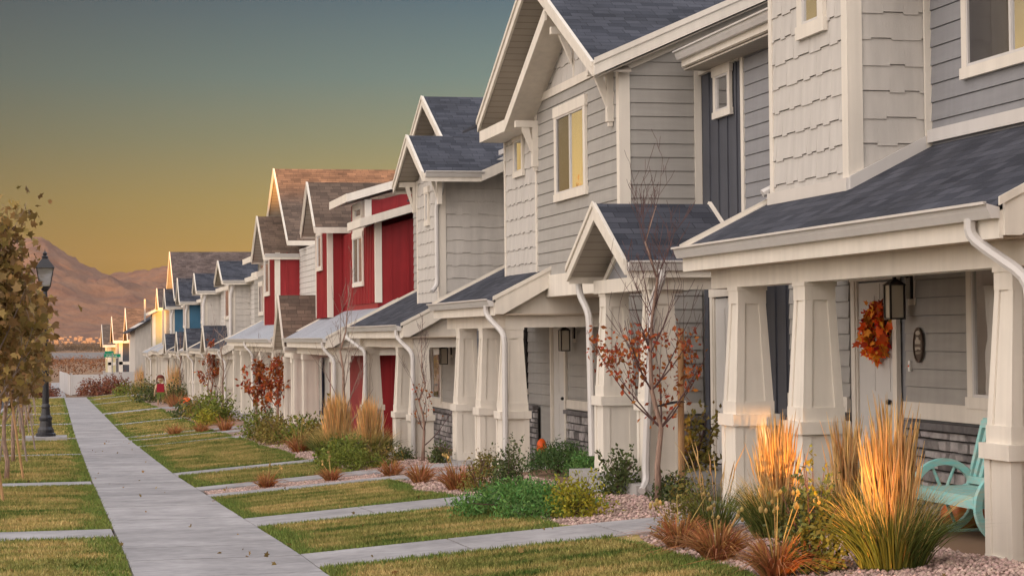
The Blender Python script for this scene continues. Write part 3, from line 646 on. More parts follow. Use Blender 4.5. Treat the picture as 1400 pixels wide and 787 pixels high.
window(u, 'x', 7.2-.012, 31.18, 31.85, 3.98, 4.66, cw=.08, split=False)
# outer gable and the smaller one under it
gable(u, 29.1, 3.67, 6.8, 7.2, 12, 6.80, .496, 'sh_navy', bracket=False, cut=(6.82, .887))
m_ = MB(); m_.prism([(28.0, 6.12), (30.75, 4.78), (30.75, 4.60), (28.0, 5.92)], 'x', 6.765, 6.80); m_.prism([(28.0, 6.02), (30.75, 4.66), (30.75, 4.63), (28.0, 5.99)], 'x', 6.80, 7.2)
m_.box(6.765, 6.80, 30.75, 32.6, 4.62, 4.80); m_.box(6.80, 7.2, 30.75, 32.6, 4.62, 4.64); m_.build('inner_rake', 'trim', u)
for yb, zz in ((25.98, 4.98), (30.3, 4.74)):
    b = MB(); b.box(6.84, 7.2, yb-.05, yb+.05, zz-.10, zz); b.box(7.10, 7.195, yb-.05, yb+.05, zz-.70, zz-.101)
    b.prism([(6.93, zz-.101), (7.05, zz-.101), (7.099, zz-.30), (7.099, zz-.50)], 'y', yb-.035, yb+.035); b.box(7.12, 7.18, yb-.03, yb+.03, zz-.76, zz-.70); b.build('gable_bracket', 'trim', u)
b = MB(); b.box(6.84, 7.18, 27.92, 28.02, 5.72, 5.82); b.prism([(6.95, 5.72), (7.05, 5.72), (7.14, 5.40), (7.14, 5.30)], 'y', 27.93, 28.01); b.build('gable_bracket', 'trim', u)
# side rake of the main roof and its shingles
def zmain(x): return 5.0+.44*(x-6.8)
MB().prism([(8.2, 4.4), (11.8, 4.4), (11.8, zmain(11.8)-.2), (8.2, zmain(8.2)-.2)], 'y', 25.66, 25.70).build('wall', 'grey', u)
f = MB(); f.prism([(6.78, zmain(6.78)+.02), (11.8, zmain(11.8)+.02), (11.8, zmain(11.8)-.18), (6.78, zmain(6.78)-.18)], 'y', 25.37, 25.42)
f.prism([(6.78, zmain(6.78)+.045), (11.8, zmain(11.8)+.045), (11.8, zmain(11.8)-.03), (6.78, zmain(6.78)-.03)], 'y', 25.35, 25.37)
f.prism([(7.2, zmain(7.2)-.19), (11.8, zmain(11.8)-.19), (11.8, zmain(11.8)-.30), (7.2, zmain(7.2)-.30)], 'y', 25.60, 25.64); f.build('fascia', 'trim', u)
slab_roof(u, 'y', 25.42, 36.6, (7.28, zmain(7.28)), (11.8, zmain(11.8)), .05, 'sh_navy'); slab_roof(u, 'y', 25.42, 36.6, (16.3, zmain(7.28)), (11.8, zmain(11.8)), .05, 'sh_navy')
r = MB(); r.add([(6.8, 25.42, zmain(6.8)+.006), (7.28, 25.42, zmain(7.28)+.006), (7.28, 25.85, zmain(7.28)+.006)], [(0, 1, 2)], [[(25.42, 0), (25.42, .5), (25.85, .5)]]); r.build('roof', 'sh_navy', u)
MB().prism([(6.8, zmain(6.8)-.2), (11.8, zmain(11.8)-.2), (11.8, zmain(11.8)-.22), (6.8, zmain(6.8)-.22)], 'y', 25.42, 25.64).build('soffit', 'soffit', u)
# floor band over the entry
trimb(u, [(7.15, 7.24, 25.62, 30.5, 2.05, 2.37), (7.241, 8.1, 25.62, 25.72, 2.05, 2.37)], 'band_board')
MB().box(7.24, 8.1, 25.7, 32.6, 2.04, 2.06).build('porch_ceiling', 'ceil', u)
lap_wall(u, 'x', 8.08, [(25.7, .3), (32.05, .3), (32.05, 2.04), (25.7, 2.04)], 'grey', lap=.178)
lap_wall(u, 'x', 8.08, [(33.2, .3), (34.9, .3), (34.9, 2.04), (33.2, 2.04)], 'grey', lap=.178)
lap_wall(u, 'y', 25.65, [(7.25, .56), (8.28, .56), (8.28, 2.04), (7.25, 2.04)], 'grey', lap=.178)
body(u, 7.25, 8.3, 25.67, 25.75, -.6, 2.04, 'grey')
stone_wall(u, 'y', 25.65, 7.2, 8.28, -.5, .42, 8); stone_wall(u, 'x', 8.08, 25.8, 32.05, -.56, .28, 9)
trimb(u, [(7.22, 8.28, 25.61, 25.65, .44, .58), (8.04, 8.08, 25.8, 32.05, .30, .44)], 'band_board')
door(u, 'x', 8.08, 32.2, 33.05, -.55, 1.62)
lantern(8.08, 31.55, 1.55, 'black carriage lantern under the overhang of the big gabled house')
shed_porch(u, 29.55, 34.45, 2.02, 8.1, 'sh_navy', xg=6.2, floor=-.56, ycols=(29.65, 31.24, 33.1))
spout_s(u, 29.85, 2.02, -.58, xg=6.2, yt=29.5, xo=6.5)
MB().box(6.3, 8.1, 25.8, 30.3, -1.5, -.56).build('porch_floor', 'porchc', u)
# ---- unit four
u = thing('townhouse', 'cream shake townhouse with stacked navy gables beyond the big gabled one', 'house', (7.6, 41, -.9), GH)
body(u, 8.02, 15.5, 38.62, 46.0, -2.3, 4.7, 'grey'); body(u, 8.9, 15.4, 36.2, 38.6, -2.3, 4.6, 'grey')
lap_wall(u, 'x', 8.0, [(41.0, 2.2), (46, 2.2), (46, 5.3), (41, 5.3)], 'grey')
bump(u, 38.55, 40.95, 2.1, 4.62, 'shake', 'shake', xf=7.2, xr=8.6, seed=31, sidepoly=[(7.32, 2.1), (8.6, 2.7), (8.6, 5.0), (8.3, 4.85), (7.9, 4.62), (7.32, 4.62)])
MB().prism([(38.6, 4.6), (40.9, 4.6), (39.75, 5.15)], 'x', 7.2, 7.3).build('gable_wall', 'shake', u)
window(u, 'x', 7.2-.012, 39.5, 39.90, 3.65, 4.40, cw=.09, split=False)
gable(u, 39.65, 1.72, 6.8, 7.2, 9.5, 5.42, .5, 'sh_navy', cut=(7.9, .89))
gutter(u, 'x', 6.82, 7.95, 39.65-1.72-.10, 4.58)
f = MB(); f.prism([(7.9, 4.60), (11.6, 6.25), (11.6, 6.05), (7.9, 4.40)], 'y', 37.86, 37.90); f.build('fascia', 'trim', u)
slab_roof(u, 'y', 37.9, 46.3, (7.9, 4.60), (11.6, 6.25), .05, 'sh_navy'); slab_roof(u, 'y', 36.4, 46.3, (15.3, 4.6), (11.6, 6.25), .05, 'sh_navy')
gable(u, 42.4, 3.3, 7.6, 8.0, 13, 6.52, .49, 'sh_navy', bracket=False, cut=(8.3, .91))
MB().prism([(39.3, 4.8), (45.6, 4.8), (42.4, 6.3)], 'x', 8.0, 8.1).build('gable_wall', 'grey', u)
MB().box(8.32, 8.6, 37.86, 38.3, 4.93, 5.02).build('gutter', 'gutter', u)
downspout(u, [(7.25, 38.45, 4.45), (7.25, 38.45, 4.3), (7.14, 38.52, 4.0), (7.14, 38.52, 2.45), (7.02, 38.4, 2.33)])
shed_porch(u, 37.5, 44.75, 1.69, 8.0, 'sh_navy', floor=-.90, ycols=(37.55, 39.3, 43.5))
spout_s(u, 37.75, 1.69, -.92, yt=37.45, xo=6.5); spout_s(u, 44.5, 1.69, -.95, yt=43.4, xo=6.5)
lap_wall(u, 'x', 8.0, [(38.2, .0), (46, .0), (46, 1.45), (38.2, 1.45)], 'grey'); stone_wall(u, 'x', 8.0, 38.2, 46, -.9, -.05, 12)
trimb(u, [(7.955, 8.0, 38.2, 46, -.04, .10)], 'band_board')
window(u, 'x', 7.99, 42.6, 44.7, .05, 1.42, cw=.10)
lantern(8.0, 41.5, 1.22, 'small black lantern between the porch columns of the cream shake house')
# wing wall with a window between units three and four
batten_wall(u, 'y', 35.0, [(7.25, -.6), (8.5, -.6), (8.5, 2.0), (7.25, 2.0)], 'dark', sp=.14)
body(u, 7.26, 8.5, 35.02, 36.2, -1.5, 2.4, 'dark'); window(u, 'y', 34.98, 7.62, 8.30, .45, 1.92, cw=.07)
stone_wall(u, 'x', 8.06, 34.1, 34.9, -.56, .28, 13)
# ================================================================== the red block
u = thing('townhouse', 'barn-red townhouse with stacked shed roofs, tall window and metal porch roof', 'house', (7.6, 53, -1.1), GH)
body(u, 7.62, 15.5, 49.0, 58, -2.5, 4.15, 'red'); body(u, 7.62, 15.5, 50.7, 53.4, 4, 4.9, 'red')
batten_wall(u, 'y', 48.98, [(7.72, -1.1), (13, -1.1), (13, 5.6), (7.72, 4.12)], 'red', sp=.42)
MB().prism([(7.7, 4.1), (13, 5.65), (13, 4.1)], 'y', 48.99, 50.7).build('wall', 'red', u)
batten_wall(u, 'x', 7.6, [(49.1, 2.3), (54.9, 2.3), (54.9, 4.2), (49.1, 4.2)], 'red', sp=.26)
batten_wall(u, 'y', 50.7, [(7.75, 4.2), (12, 5.2), (12, 5.9), (7.75, 4.85)], 'red', sp=.42)
MB().prism([(7.7, 4.1), (12, 4.1), (12, 5.95), (7.7, 4.8)], 'y', 50.72, 53.4).build('wall', 'red', u)
trimb(u, [(7.57, 7.61, 48.94, 49.14, 2.3, 4.3), (7.61, 7.72, 48.94, 48.975, 2.3, 4.3), (7.57, 7.61, 50.66, 50.78, 4.2, 4.9), (7.61, 7.74, 50.66, 50.69, 4.2, 4.9), (7.575, 7.60, 51.0, 52.9, 4.05, 4.9)])
window(u, 'x', 7.585, 51.0, 52.75, 2.75, 4.12, cw=.10); window(u, 'x', 7.57, 51.05, 52.3, 4.42, 4.85, cw=.10, split=False)
def shed_top(u, y0, y1, xe, ze, xb, pitch, m='metal'):
    slab_roof(u, 'y', y0, y1, (xe, ze), (xb, ze+pitch*(xb-xe)), .05, m); f = MB()
    f.prism([(xe, ze+.02), (xb, ze+pitch*(xb-xe)+.02), (xb, ze+pitch*(xb-xe)-.18), (xe, ze-.18)], 'y', y0-.04, y0); f.prism([(xe, ze+.02), (xb, ze+pitch*(xb-xe)+.02), (xb, ze+pitch*(xb-xe)-.18), (xe, ze-.18)], 'y', y1, y1+.04)
    f.box(xe-.03, xe, y0-.04, y1+.04, ze-.18, ze+.02); f.build('fascia', 'trim', u)
shed_top(u, 48.5, 50.6, 7.15, 4.28, 13, .29); shed_top(u, 50.4, 53.6, 7.1, 5.0, 12.5, .29)
bump(u, 54.85, 57.5, 2.0, 4.42, 'red', 'red', xf=7.2, xr=8.3, seed=41)
window(u, 'x', 7.17, 55.9, 56.9, 3.3, 4.4, cw=.10, split=False)
gable(u, 56.0, 1.55, 6.8, 7.2, 10, 5.72, .84, 'sh_brown', bracket=False)
MB().prism([(54.7, 4.4), (57.3, 4.4), (56.0, 5.5)], 'x', 7.2, 7.3).build('gable_wall', 'shake', u)
f = MB(); f.prism([(7.7, 4.42), (8.4, 4.62), (8.4, 4.42), (7.7, 4.22)], 'y', 54.40, 54.44); f.build('fascia', 'trim', u)
main_roof(u, 53.6, 58, 8.2, 4.6, .5, 'sh_brown', xr=12, gut=False)
shed_porch(u, 48.3, 57.1, 1.45, 8.0, 'metal', pitch=.52, floor=-1.12, ycols=(48.5, 54.4, 56.6), tapered=False, metal=True)
spout_s(u, 48.6, 1.45, -1.15, yt=48.4, xo=6.5)
batten_wall(u, 'x', 7.95, [(49, -1.1), (58, -1.1), (58, 1.3), (49, 1.3)], 'red', sp=.3); body(u, 7.97, 9, 49, 58, -1.1, 1.5, 'red')
window(u, 'x', 7.93, 49.4, 51.6, -.35, 1.2, cw=.1); door(u, 'x', 7.93, 52.3, 53.2, -1.1, 1.0, 'door')
o_ = MB(); ubox(o_, 'x', 7.91, 49.5, 50.4, -.25, 1.05, 0, .01); o_.build('curtain', 'curtain', u)
lantern(7.95, 51.9, .95, 'copper-toned lantern on the red porch wall by the curtained window')
# ---- second red unit
u = thing('townhouse', 'barn-red townhouse with the tallest brown gable and steep little porch gable', 'house', (7.8, 62, -1.1), GH)
body(u, 8.02, 15.5, 58, 72.4, -2.8, 4.4, 'shake')
lap_wall(u, 'x', 8.0, [(58, 1.3), (68.3, 1.3), (68.3, 4.4), (58, 4.4)], 'shake')
bump(u, 68.3, 72.2, 1.5, 4.3, 'red', 'red', xf=7.2, xr=9.0, seed=42, cb=.14)
window(u, 'x', 7.17, 70.0, 71.6, 2.9, 4.28, cw=.12, split=False)
gable(u, 70.3, 2.1, 6.8, 7.2, 11, 5.62, .66, 'sh_brown', bracket=False)
MB().prism([(68.3, 4.2), (72.2, 4.2), (70.25, 5.4)], 'x', 7.2, 7.3).build('gable_wall', 'shake', u)
gutter(u, 'x', 6.82, 8.4, 68.1, 4.25)
gable(u, 70.4, 4.0, 7.4, 7.9, 16, 7.26, .66, 'sh_brown', bracket=False)
MB().prism([(66.6, 4.6), (74.2, 4.6), (70.4, 7.0)], 'x', 7.9, 8.0).build('gable_wall', 'shake', u)
small_gable_porch(u, 58.1, 1.38, 2.67, 1.05, 'sh_brown', xw=8.0, floor=-1.15, cols=(56.95, 59.0), tapered=False)
shed_porch(u, 61.0, 77.0, 1.43, 8.0, 'metal', pitch=.5, floor=-1.2, ycols=(62, 66, 69, 73, 76.2), tapered=False, metal=True)
spout_s(u, 69.2, 1.43, -1.2, yt=68.9, xo=6.5)
window(u, 'x', 7.98, 62.2, 63.4, -.9, 1.1, cw=.12, split=False, m='doorblue')
u = thing('townhouse', 'putty-grey townhouse with shed roofs and slim window past the red houses', 'house', (7.6, 76, -1.3), GH)
body(u, 7.82, 15.5, 72.4, 80, -3, 3.75, 'grey'); body(u, 7.62, 15, 75.6, 78.8, 3.6, 4.35, 'grey')
lap_wall(u, 'x', 7.6, [(74.0, 1.9), (80, 1.9), (80, 3.7), (74, 3.7)], 'grey'); MB().box(7.61, 8, 73.9, 80, 1.9, 3.7).build('wall', 'grey', u)
batten_wall(u, 'y', 73.88, [(7.7, 1.9), (9.2, 2.4), (9.2, 4.1), (7.7, 3.65)], 'curtain', sp=.4)
trimb(u, [(7.57, 7.6, 73.85, 74.1, 1.8, 3.75), (7.6, 7.7, 73.84, 73.87, 1.8, 3.75)])
window(u, 'x', 7.58, 76.2, 77.9, 2.3, 3.55, cw=.12); window(u, 'x', 7.6, 76.2, 77.6, 3.95, 4.3, cw=.08, split=False)
shed_top(u, 73.6, 75.7, 7.1, 3.82, 12, .3); shed_top(u, 75.5, 79.2, 7.1, 4.45, 12, .3)
main_roof(u, 79.2, 82, 7.9, 4.0, .5, 'sh_navy', gut=False)
# ================================================================== the farther blocks
far_units = [
 ('cream shake townhouse with navy gable behind the bare tree', 80.0, 92.0, 86.0, 89.3, 3.85, 4.74, 'shake', 'shake', 'sh_navy', 1.05, 80.2, 86.9, (80.6, 83.2, 86.2), True),
 ('cream townhouse whose bay carries a small navy gable and white gutter', 92.0, 106.0, 101.9, 103.9, 3.78, 4.68, 'shake', 'shake', 'sh_navy', 1.0, 90, 99.0, (90.4, 94, 98.2), True),
 ('slate-blue townhouse with navy gable and white corner boards', 106.0, 122.0, 115.9, 118.4, 3.5, 4.85, 'blue', 'blue', 'sh_navy', .85, 99.2, 106.5, (99.6, 103, 105.8), False),
 ('second slate-blue townhouse, its tall gable tipped with sunset light', 122.0, 137.0, 130.4, 132.5, 3.45, 4.6, 'blue', 'blue', 'sh_navy', .78, 107.9, 118.1, (108.4, 113, 117.4), True)]
for (lb, ya, yb, b0, b1, ze, zr, wf, ws, rm, zg, p0, p1, cols, tp) in far_units:
    fl = float(g(6.3, (p0+p1)/2))+.15
    u = thing('townhouse', lb, 'house', (7.6, (ya+yb)/2, fl), GH)
    body(u, 8.02, 15.5, ya, yb, -5, ze, 'grey' if wf == 'shake' else 'blue')
    lap_wall(u, 'x', 8.0, [(ya, zg+.6), (yb, zg+.6), (yb, ze), (ya, ze)], 'shake' if wf == 'shake' else 'grey', lap=.2)
    bump(u, b0, b1, zg+.4, ze, wf, ws, xf=7.2, xr=9.0, seed=int(b0), cb=.16)
    window(u, 'x', 7.17, b0+.5, b1-.5, zg+1.2, zg+2.6, cw=.12, split=False)
    gable(u, (b0+b1)/2, (b1-b0)/2+.4, 6.8, 7.2, 10, zr, (zr-ze)/((b1-b0)/2+.4), rm, bracket=False)
    MB().prism([(b0, ze-.05), (b1, ze-.05), ((b0+b1)/2, zr-.2)], 'x', 7.2, 7.3).build('gable_wall', 'shake', u)
    gutter(u, 'x', 6.82, 9, b0-.5, ze)
    downspout(u, [(7.3, b0-.1, ze-.1), (7.15, b0-.1, ze-.6), (7.15, b0-.1, zg+.3)], r=.06)
    main_roof(u, ya, yb, 7.75, ze+.1, .42, rm, gut=False)
    shed_porch(u, p0, p1, zg, 8.0, 'metal' if not tp else 'sh_navy', pitch=.5, floor=fl, ycols=cols, tapered=tp, metal=not tp)
    batten_wall(u, 'x', 8.0, [(ya, fl), (yb, fl), (yb, zg+.1), (ya, zg+.1)], 'tan' if wf == 'shake' else 'dark', sp=.4)
    spout_s(u, p0+.3, zg, fl, yt=p0+.1, xo=6.5)
    small_gable_porch(u, p1+1.6, 1.4, zg+.95, .75, rm, xw=8.0, floor=fl-.05, cols=(p1+.5, p1+2.5), tapered=tp)
ug = u
gable(ug, 134.2, 5.0, 7.3, 7.7, 20, 7.05, .62, 'sh_navy', bracket=False)
MB().prism([(129.6, 4.0), (138.8, 4.0), (134.2, 6.8)], 'x', 7.7, 7.8).build('gable_wall', 'shake', ug)
u = thing('townhouse', 'last townhouse of the row, its upper gable end glowing yellow in low sun', 'house', (7.6, 148, -2.1), GH)
body(u, 8.0, 16, 137, 156, -5, 3.4, 'tan'); batten_wall(u, 'x', 7.98, [(137, 1.2), (156, 1.2), (156, 3.4), (137, 3.4)], 'tan', sp=.5)
bump(u, 139.6, 142.5, .9, 3.55, 'grey', 'grey', xf=7.2, xr=9, seed=5); gable(u, 141, 1.9, 6.8, 7.2, 11, 4.85, .7, 'sh_navy', bracket=False)
bump(u, 152.0, 154.5, .9, 3.3, 'tan', 'yellow', xf=7.0, xr=9.4, seed=6, cb=.2)
shed_top(u, 151.4, 156, 6.7, 3.35, 10.5, .5, 'sh_brown')
MB().prism([(7.0, 3.2), (10.0, 3.2), (10.0, 4.85)], 'y', 151.9, 152.1).build('wall', 'yellow', u)
shed_porch(u, 128.5, 136.5, .68, 8.0, 'metal', floor=-2.15, ycols=(129, 132, 135.8), tapered=False, metal=True)
shed_porch(u, 143.5, 152, .48, 8.0, 'metal', floor=-2.3, ycols=(144, 148, 151.5), tapered=False, metal=True)
spout_s(u, 143.8, .48, -2.3, yt=143.6, xo=6.5)
main_roof(u, 137, 156, 7.8, 3.5, .42, 'sh_brown', gut=False)
# ================================================================== ground, walks, lawns
def make_ground():
    xs = np.array([-9000, -3000, -1200, -500, -200, -80, -40, -20, -12, -8, -5, -2.62, -2.58, -1, .6, 2.14, 3, 4, 5, 6, 8, 12, 20, 40, 80, 200, 500, 1200, 3000, 9000], float)
    ys = np.concatenate([np.arange(-60, 60, 2.), np.arange(60, 240, 6.), [260, 320, 400, 550, 750, 1000, 1400, 1800, 2200, 2300, 3300, 3400, 5000, 8000, 14000]])
    mb = MB(); vs = []
    for y in ys:
        for x in xs:
            if y <= 1000: z = float(g(x, y))-.02
            else: z = float(np.interp(y, [1000, 2200, 2300, 3300, 3400, 8000, 14000], [-9, -20, -24, -24, -20, -12, 20]))
            vs.append((x, y, z))
    n = len(xs); mb.add(vs, [(j*n+i, j*n+i+1, (j+1)*n+i+1, (j+1)*n+i) for j in range(len(ys)-1) for i in range(n-1)])
    mb.build('ground', 'soil', kind='structure', smooth=True)
M['soil'] = mat('dry_ground', (.17, .115, .075), .95, .3, .05, .4, 3, col2=(.22, .13, .075))
M['gravelbed'] = mat('gravel_fines', (.30, .21, .175), .95, .25, 14, .8, 60)
M['pebble'] = mat('pink_pebbles', (.42, .30, .26), .85, .2, 4, island=.42)
def lawn_mat(name):
    m, t, b = new_mat(name); n = t.nodes; l = t.links.new; b.inputs['Roughness'].default_value = .8; b.inputs['Specular IOR Level'].default_value = .15
    co = n.new('ShaderNodeTexCoord'); ob = n.new('ShaderNodeNewGeometry')
    z1 = n.new('ShaderNodeTexNoise'); l(ob.outputs['Position'], z1.inputs[0]); z1.inputs['Scale'].default_value = .9; z1.inputs['Detail'].default_value = 7; z1.inputs['Roughness'].default_value = .62
    z2 = n.new('ShaderNodeTexNoise'); l(ob.outputs['Position'], z2.inputs[0]); z2.inputs['Scale'].default_value = 9; z2.inputs['Detail'].default_value = 4
    wv = n.new('ShaderNodeTexWave'); wv.bands_direction = 'Y'; wv.inputs['Scale'].default_value = .42; wv.inputs['Distortion'].default_value = 1.2; wv.inputs['Detail'].default_value = 1; l(ob.outputs['Position'], wv.inputs[0])
    s = n.new('ShaderNodeMath'); s.operation = 'MULTIPLY_ADD'; l(wv.outputs['Fac'], s.inputs[0]); s.inputs[1].default_value = .14; l(z1.outputs[0], s.inputs[2])
    s2 = n.new('ShaderNodeMath'); s2.operation = 'MULTIPLY_ADD'; l(z2.outputs[0], s2.inputs[0]); s2.inputs[1].default_value = .25; l(s.outputs[0], s2.inputs[2])
    r = n.new('ShaderNodeValToRGB'); l(s2.outputs[0], r.inputs[0]); e = r.color_ramp.elements
    e[0].position = .53; e[0].color = (.070, .115, .022, 1); e[1].position = .86; e[1].color = (.46, .34, .14, 1); k = e.new(.66); k.color = (.235, .225, .065, 1)
    hs = n.new('ShaderNodeHueSaturation'); l(r.outputs[0], hs.inputs['Color']); m1 = n.new('ShaderNodeMapRange'); l(ob.outputs['Random Per Island'], m1.inputs[0]); m1.inputs[3].default_value = .65; m1.inputs[4].default_value = 1.35; l(m1.outputs[0], hs.inputs['Value'])
    l(hs.outputs[0], b.inputs['Base Color'])
    nb = n.new('ShaderNodeTexNoise'); l(ob.outputs['Position'], nb.inputs[0]); nb.inputs['Scale'].default_value = 45; bp = n.new('ShaderNodeBump'); bp.inputs['Strength'].default_value = .7; bp.inputs['Distance'].default_value = .03
    l(nb.outputs[0], bp.inputs['Height']); l(bp.outputs[0], b.inputs['Normal'])
    return m
M['lawn'] = lawn_mat('lawn_turf'); M['edgegrass'] = mat('green_fringe_grass', (.10, .16, .028), .8, .3, 3, island=.4, col2=(.17, .19, .045))
make_ground()
def slabs(name, x0, x1, y0, y1, dz, step, ax, m='conc'):
    """row of poured slabs with open joints"""
    mb = MB(); a = (y0 if ax == 'y' else x0); e = (y1 if ax == 'y' else x1)
    while a < e-.02:
        b = min(a+step, e); j = .010; dd = random.uniform(-.002, .002)
        if ax == 'y': X0, X1, Y0, Y1 = x0, x1, a+j, b-j
        else: X0, X1, Y0, Y1 = a+j, b-j, y0, y1
        c = [(X0, Y0), (X1, Y0), (X1, Y1), (X0, Y1)]
        top = [(p[0], p[1], float(g(*p))+dz+dd) for p in c]; bot = [(p[0], p[1], p_[2]-.12) for p, p_ in zip(c, top)]
        mb.hexa(bot, top); a = b
    return mb.build(name, m, kind='structure')
slabs('sidewalk', .62, 2.14, -6, 146.5, .035, 1.52, 'y')
slabs('cross_sidewalk', -2.3, 60, 146.5, 148.3, .03, 1.5, 'x')
slabs('sidewalk', -.4, .75, 149, 230, .03, 1.5, 'y')
WALKS = [(17.15, 18.45), (22.5, 24.1), (29.2, 30.15), (31.55, 32.6), (37.3, 38.9), (54.3, 55.6), (60.0, 61.4), (63.6, 65.1), (77.5, 79), (94, 97), (118, 120.5), (134, 137)]
for a, b in WALKS: slabs('front_walk', 2.14, 6.3, a, b, .034, 1.35, 'x')
LW = [(21.6, 22.9), (34.7, 36.2), (49.5, 50.7), (64.0, 65.4), (80, 81.6), (97, 99), (117, 119)]
for a, b in LW: slabs('curb_walk', -2.4, .62, a, b, .034, 1.5, 'x')
# curb, gutter pan and street on the left
mb = MB()
ys = list(range(-40, 146, 6))
for y in ys:
    c = lambda x, yy, dz: (x, yy, float(g(-2, yy))+dz)
    mb.hexa([c(-2.75, y, -.2), c(-2.58, y, -.2), c(-2.58, y+5.985, -.2), c(-2.75, y+5.985, -.2)], [c(-2.74, y, .03), c(-2.585, y, .03), c(-2.585, y+5.985, .03), c(-2.74, y+5.985, .03)])
mb.build('kerb', 'conc', kind='structure')
sheet('street', -12.5, -2.75, -50, 146, -.105+.12, 'asphalt', 3, 60)
sheet('cross_street', -60, 90, 184, 192, .03, 'asphalt', 20, 3)
# planting beds with gravel, then turf
sheet('planting_bed', 4.3, 6.35, 5, 146, .004, 'gravelbed', 8, 120)
def xe(y): return 4.66+.10*math.sin(y*.9)+.06*math.sin(y*2.3+1)
lawns = []
def lawn(name, x0, x1, y0, y1, curved):
    ny = max(6, int((y1-y0)*4)); nx = 10; mb = MB(); vs = []
    for j in range(ny):
        y = y0+(y1-y0)*j/(ny-1); e = x1
        if curved:
            d = min(y-y0, y1-y); e = xe(y)+.9*max(0, 1-d/.9)**2*.25
        for i in range(nx):
            x = x0+(e-x0)*i/(nx-1); vs.append((x, y, float(g(x, y))+.022))
    mb.add(vs, [(j*nx+i, j*nx+i+1, (j+1)*nx+i+1, (j+1)*nx+i) for j in range(ny-1) for i in range(nx-1)])
    mb.build(name, 'lawn', kind='structure', smooth=True); lawns.append((x0, x1, y0, y1, curved))
ed = [5.0]+[v for w_ in WALKS for v in w_]+[146.5]
for i in range(0, len(ed), 2):
    if ed[i+1]-ed[i] > 2.2: lawn('lawn', 2.15, 4.7, ed[i], ed[i+1], True)
ed = [5.0]+[v for w_ in LW for v in w_]+[146.5]
for i in range(0, len(ed), 2): lawn('lawn', -2.56, .61, ed[i], ed[i+1], False)
def mesh_np(name, V, F, m, kind=None, parent=None, k=3):
    me = bpy.data.meshes.new(name); me.vertices.add(len(V)); me.vertices.foreach_set('co', np.asarray(V, np.float32).ravel())
    F = np.asarray(F, np.int32); me.loops.add(F.size); me.loops.foreach_set('vertex_index', F.ravel())
    me.polygons.add(len(F)); me.polygons.foreach_set('loop_start', np.arange(0, F.size, F.shape[1], dtype=np.int32)); me.polygons.foreach_set('loop_total', np.full(len(F), F.shape[1], np.int32))
    me.update(calc_edges=True); me.validate(); me.materials.append(M[m]); o = bpy.data.objects.new(name, me); C.objects.link(o)
    if kind: o['kind'] = kind
    if parent: o.parent = parent
    return o
def grass():
    Vs = []; Es = []; tot = 0
    for (x0, x1, y0, y1, cv) in lawns:
        a, b = max(y0, 7), min(y1, 146)
        if b <= a: continue
        if x0 < 0: x0_ = -2.5
        else: x0_ = x0
        dens = 3400 if a < 30 else 1800 if a < 45 else 900 if a < 62 else 260
        n = int((b-a)*(x1-x0_)*dens*(.5 if x0 < 0 else 1)); x = rng.uniform(x0_-.0, x1, n); y = rng.uniform(a-.02, b+.02, n)
        if cv:
            lim = 4.68+.10*np.sin(y*.9)+.06*np.sin(y*2.3+1)+rng.normal(0, .02, n); x = np.where(x > lim, rng.uniform(x0, 4.5, n), x)
        z = g(x, y)+.018; h = rng.uniform(.022, .055, n)*(1+(.4 if a > 30 else 0)); wd = rng.uniform(.004, .009, n)*(1.8 if a > 30 else 1)*(2 if a > 62 else 1); an = rng.uniform(0, 2*np.pi, n); lx, ly = rng.normal(0, .018, n), rng.normal(0, .018, n)
        p0 = np.stack([x-np.cos(an)*wd, y-np.sin(an)*wd, z], 1); p1 = np.stack([x+np.cos(an)*wd, y+np.sin(an)*wd, z], 1); p2 = np.stack([x+lx, y+ly, z+h], 1)
        xr_ = (4.68+.10*np.sin(y*.9)+.06*np.sin(y*2.3+1)) if cv else .61+0*y
        d_ = np.minimum.reduce([x-x0_+(0 if x0 > 0 else 9), xr_-x, y-y0, y1-y])+rng.normal(0, .05, n)+.10*np.sin(x*3+y*2); ed_ = d_ < .24
        T_ = np.stack([p0, p1, p2], 1); Vs.append(T_[~ed_].reshape(-1, 3)); Es.append(T_[ed_].reshape(-1, 3)); tot += n
    V = np.concatenate(Vs); o = mesh_np('grass', V, np.arange(len(V)).reshape(-1, 3), 'lawn', 'stuff')
    tag(o, 'short mown grass turning straw-brown in the middle of each lawn', 'grass')
    V = np.concatenate(Es); o = mesh_np('edge_grass', V, np.arange(len(V)).reshape(-1, 3), 'edgegrass', 'stuff'); tag(o, 'greener grass fringe along the lawn borders', 'grass')
grass()
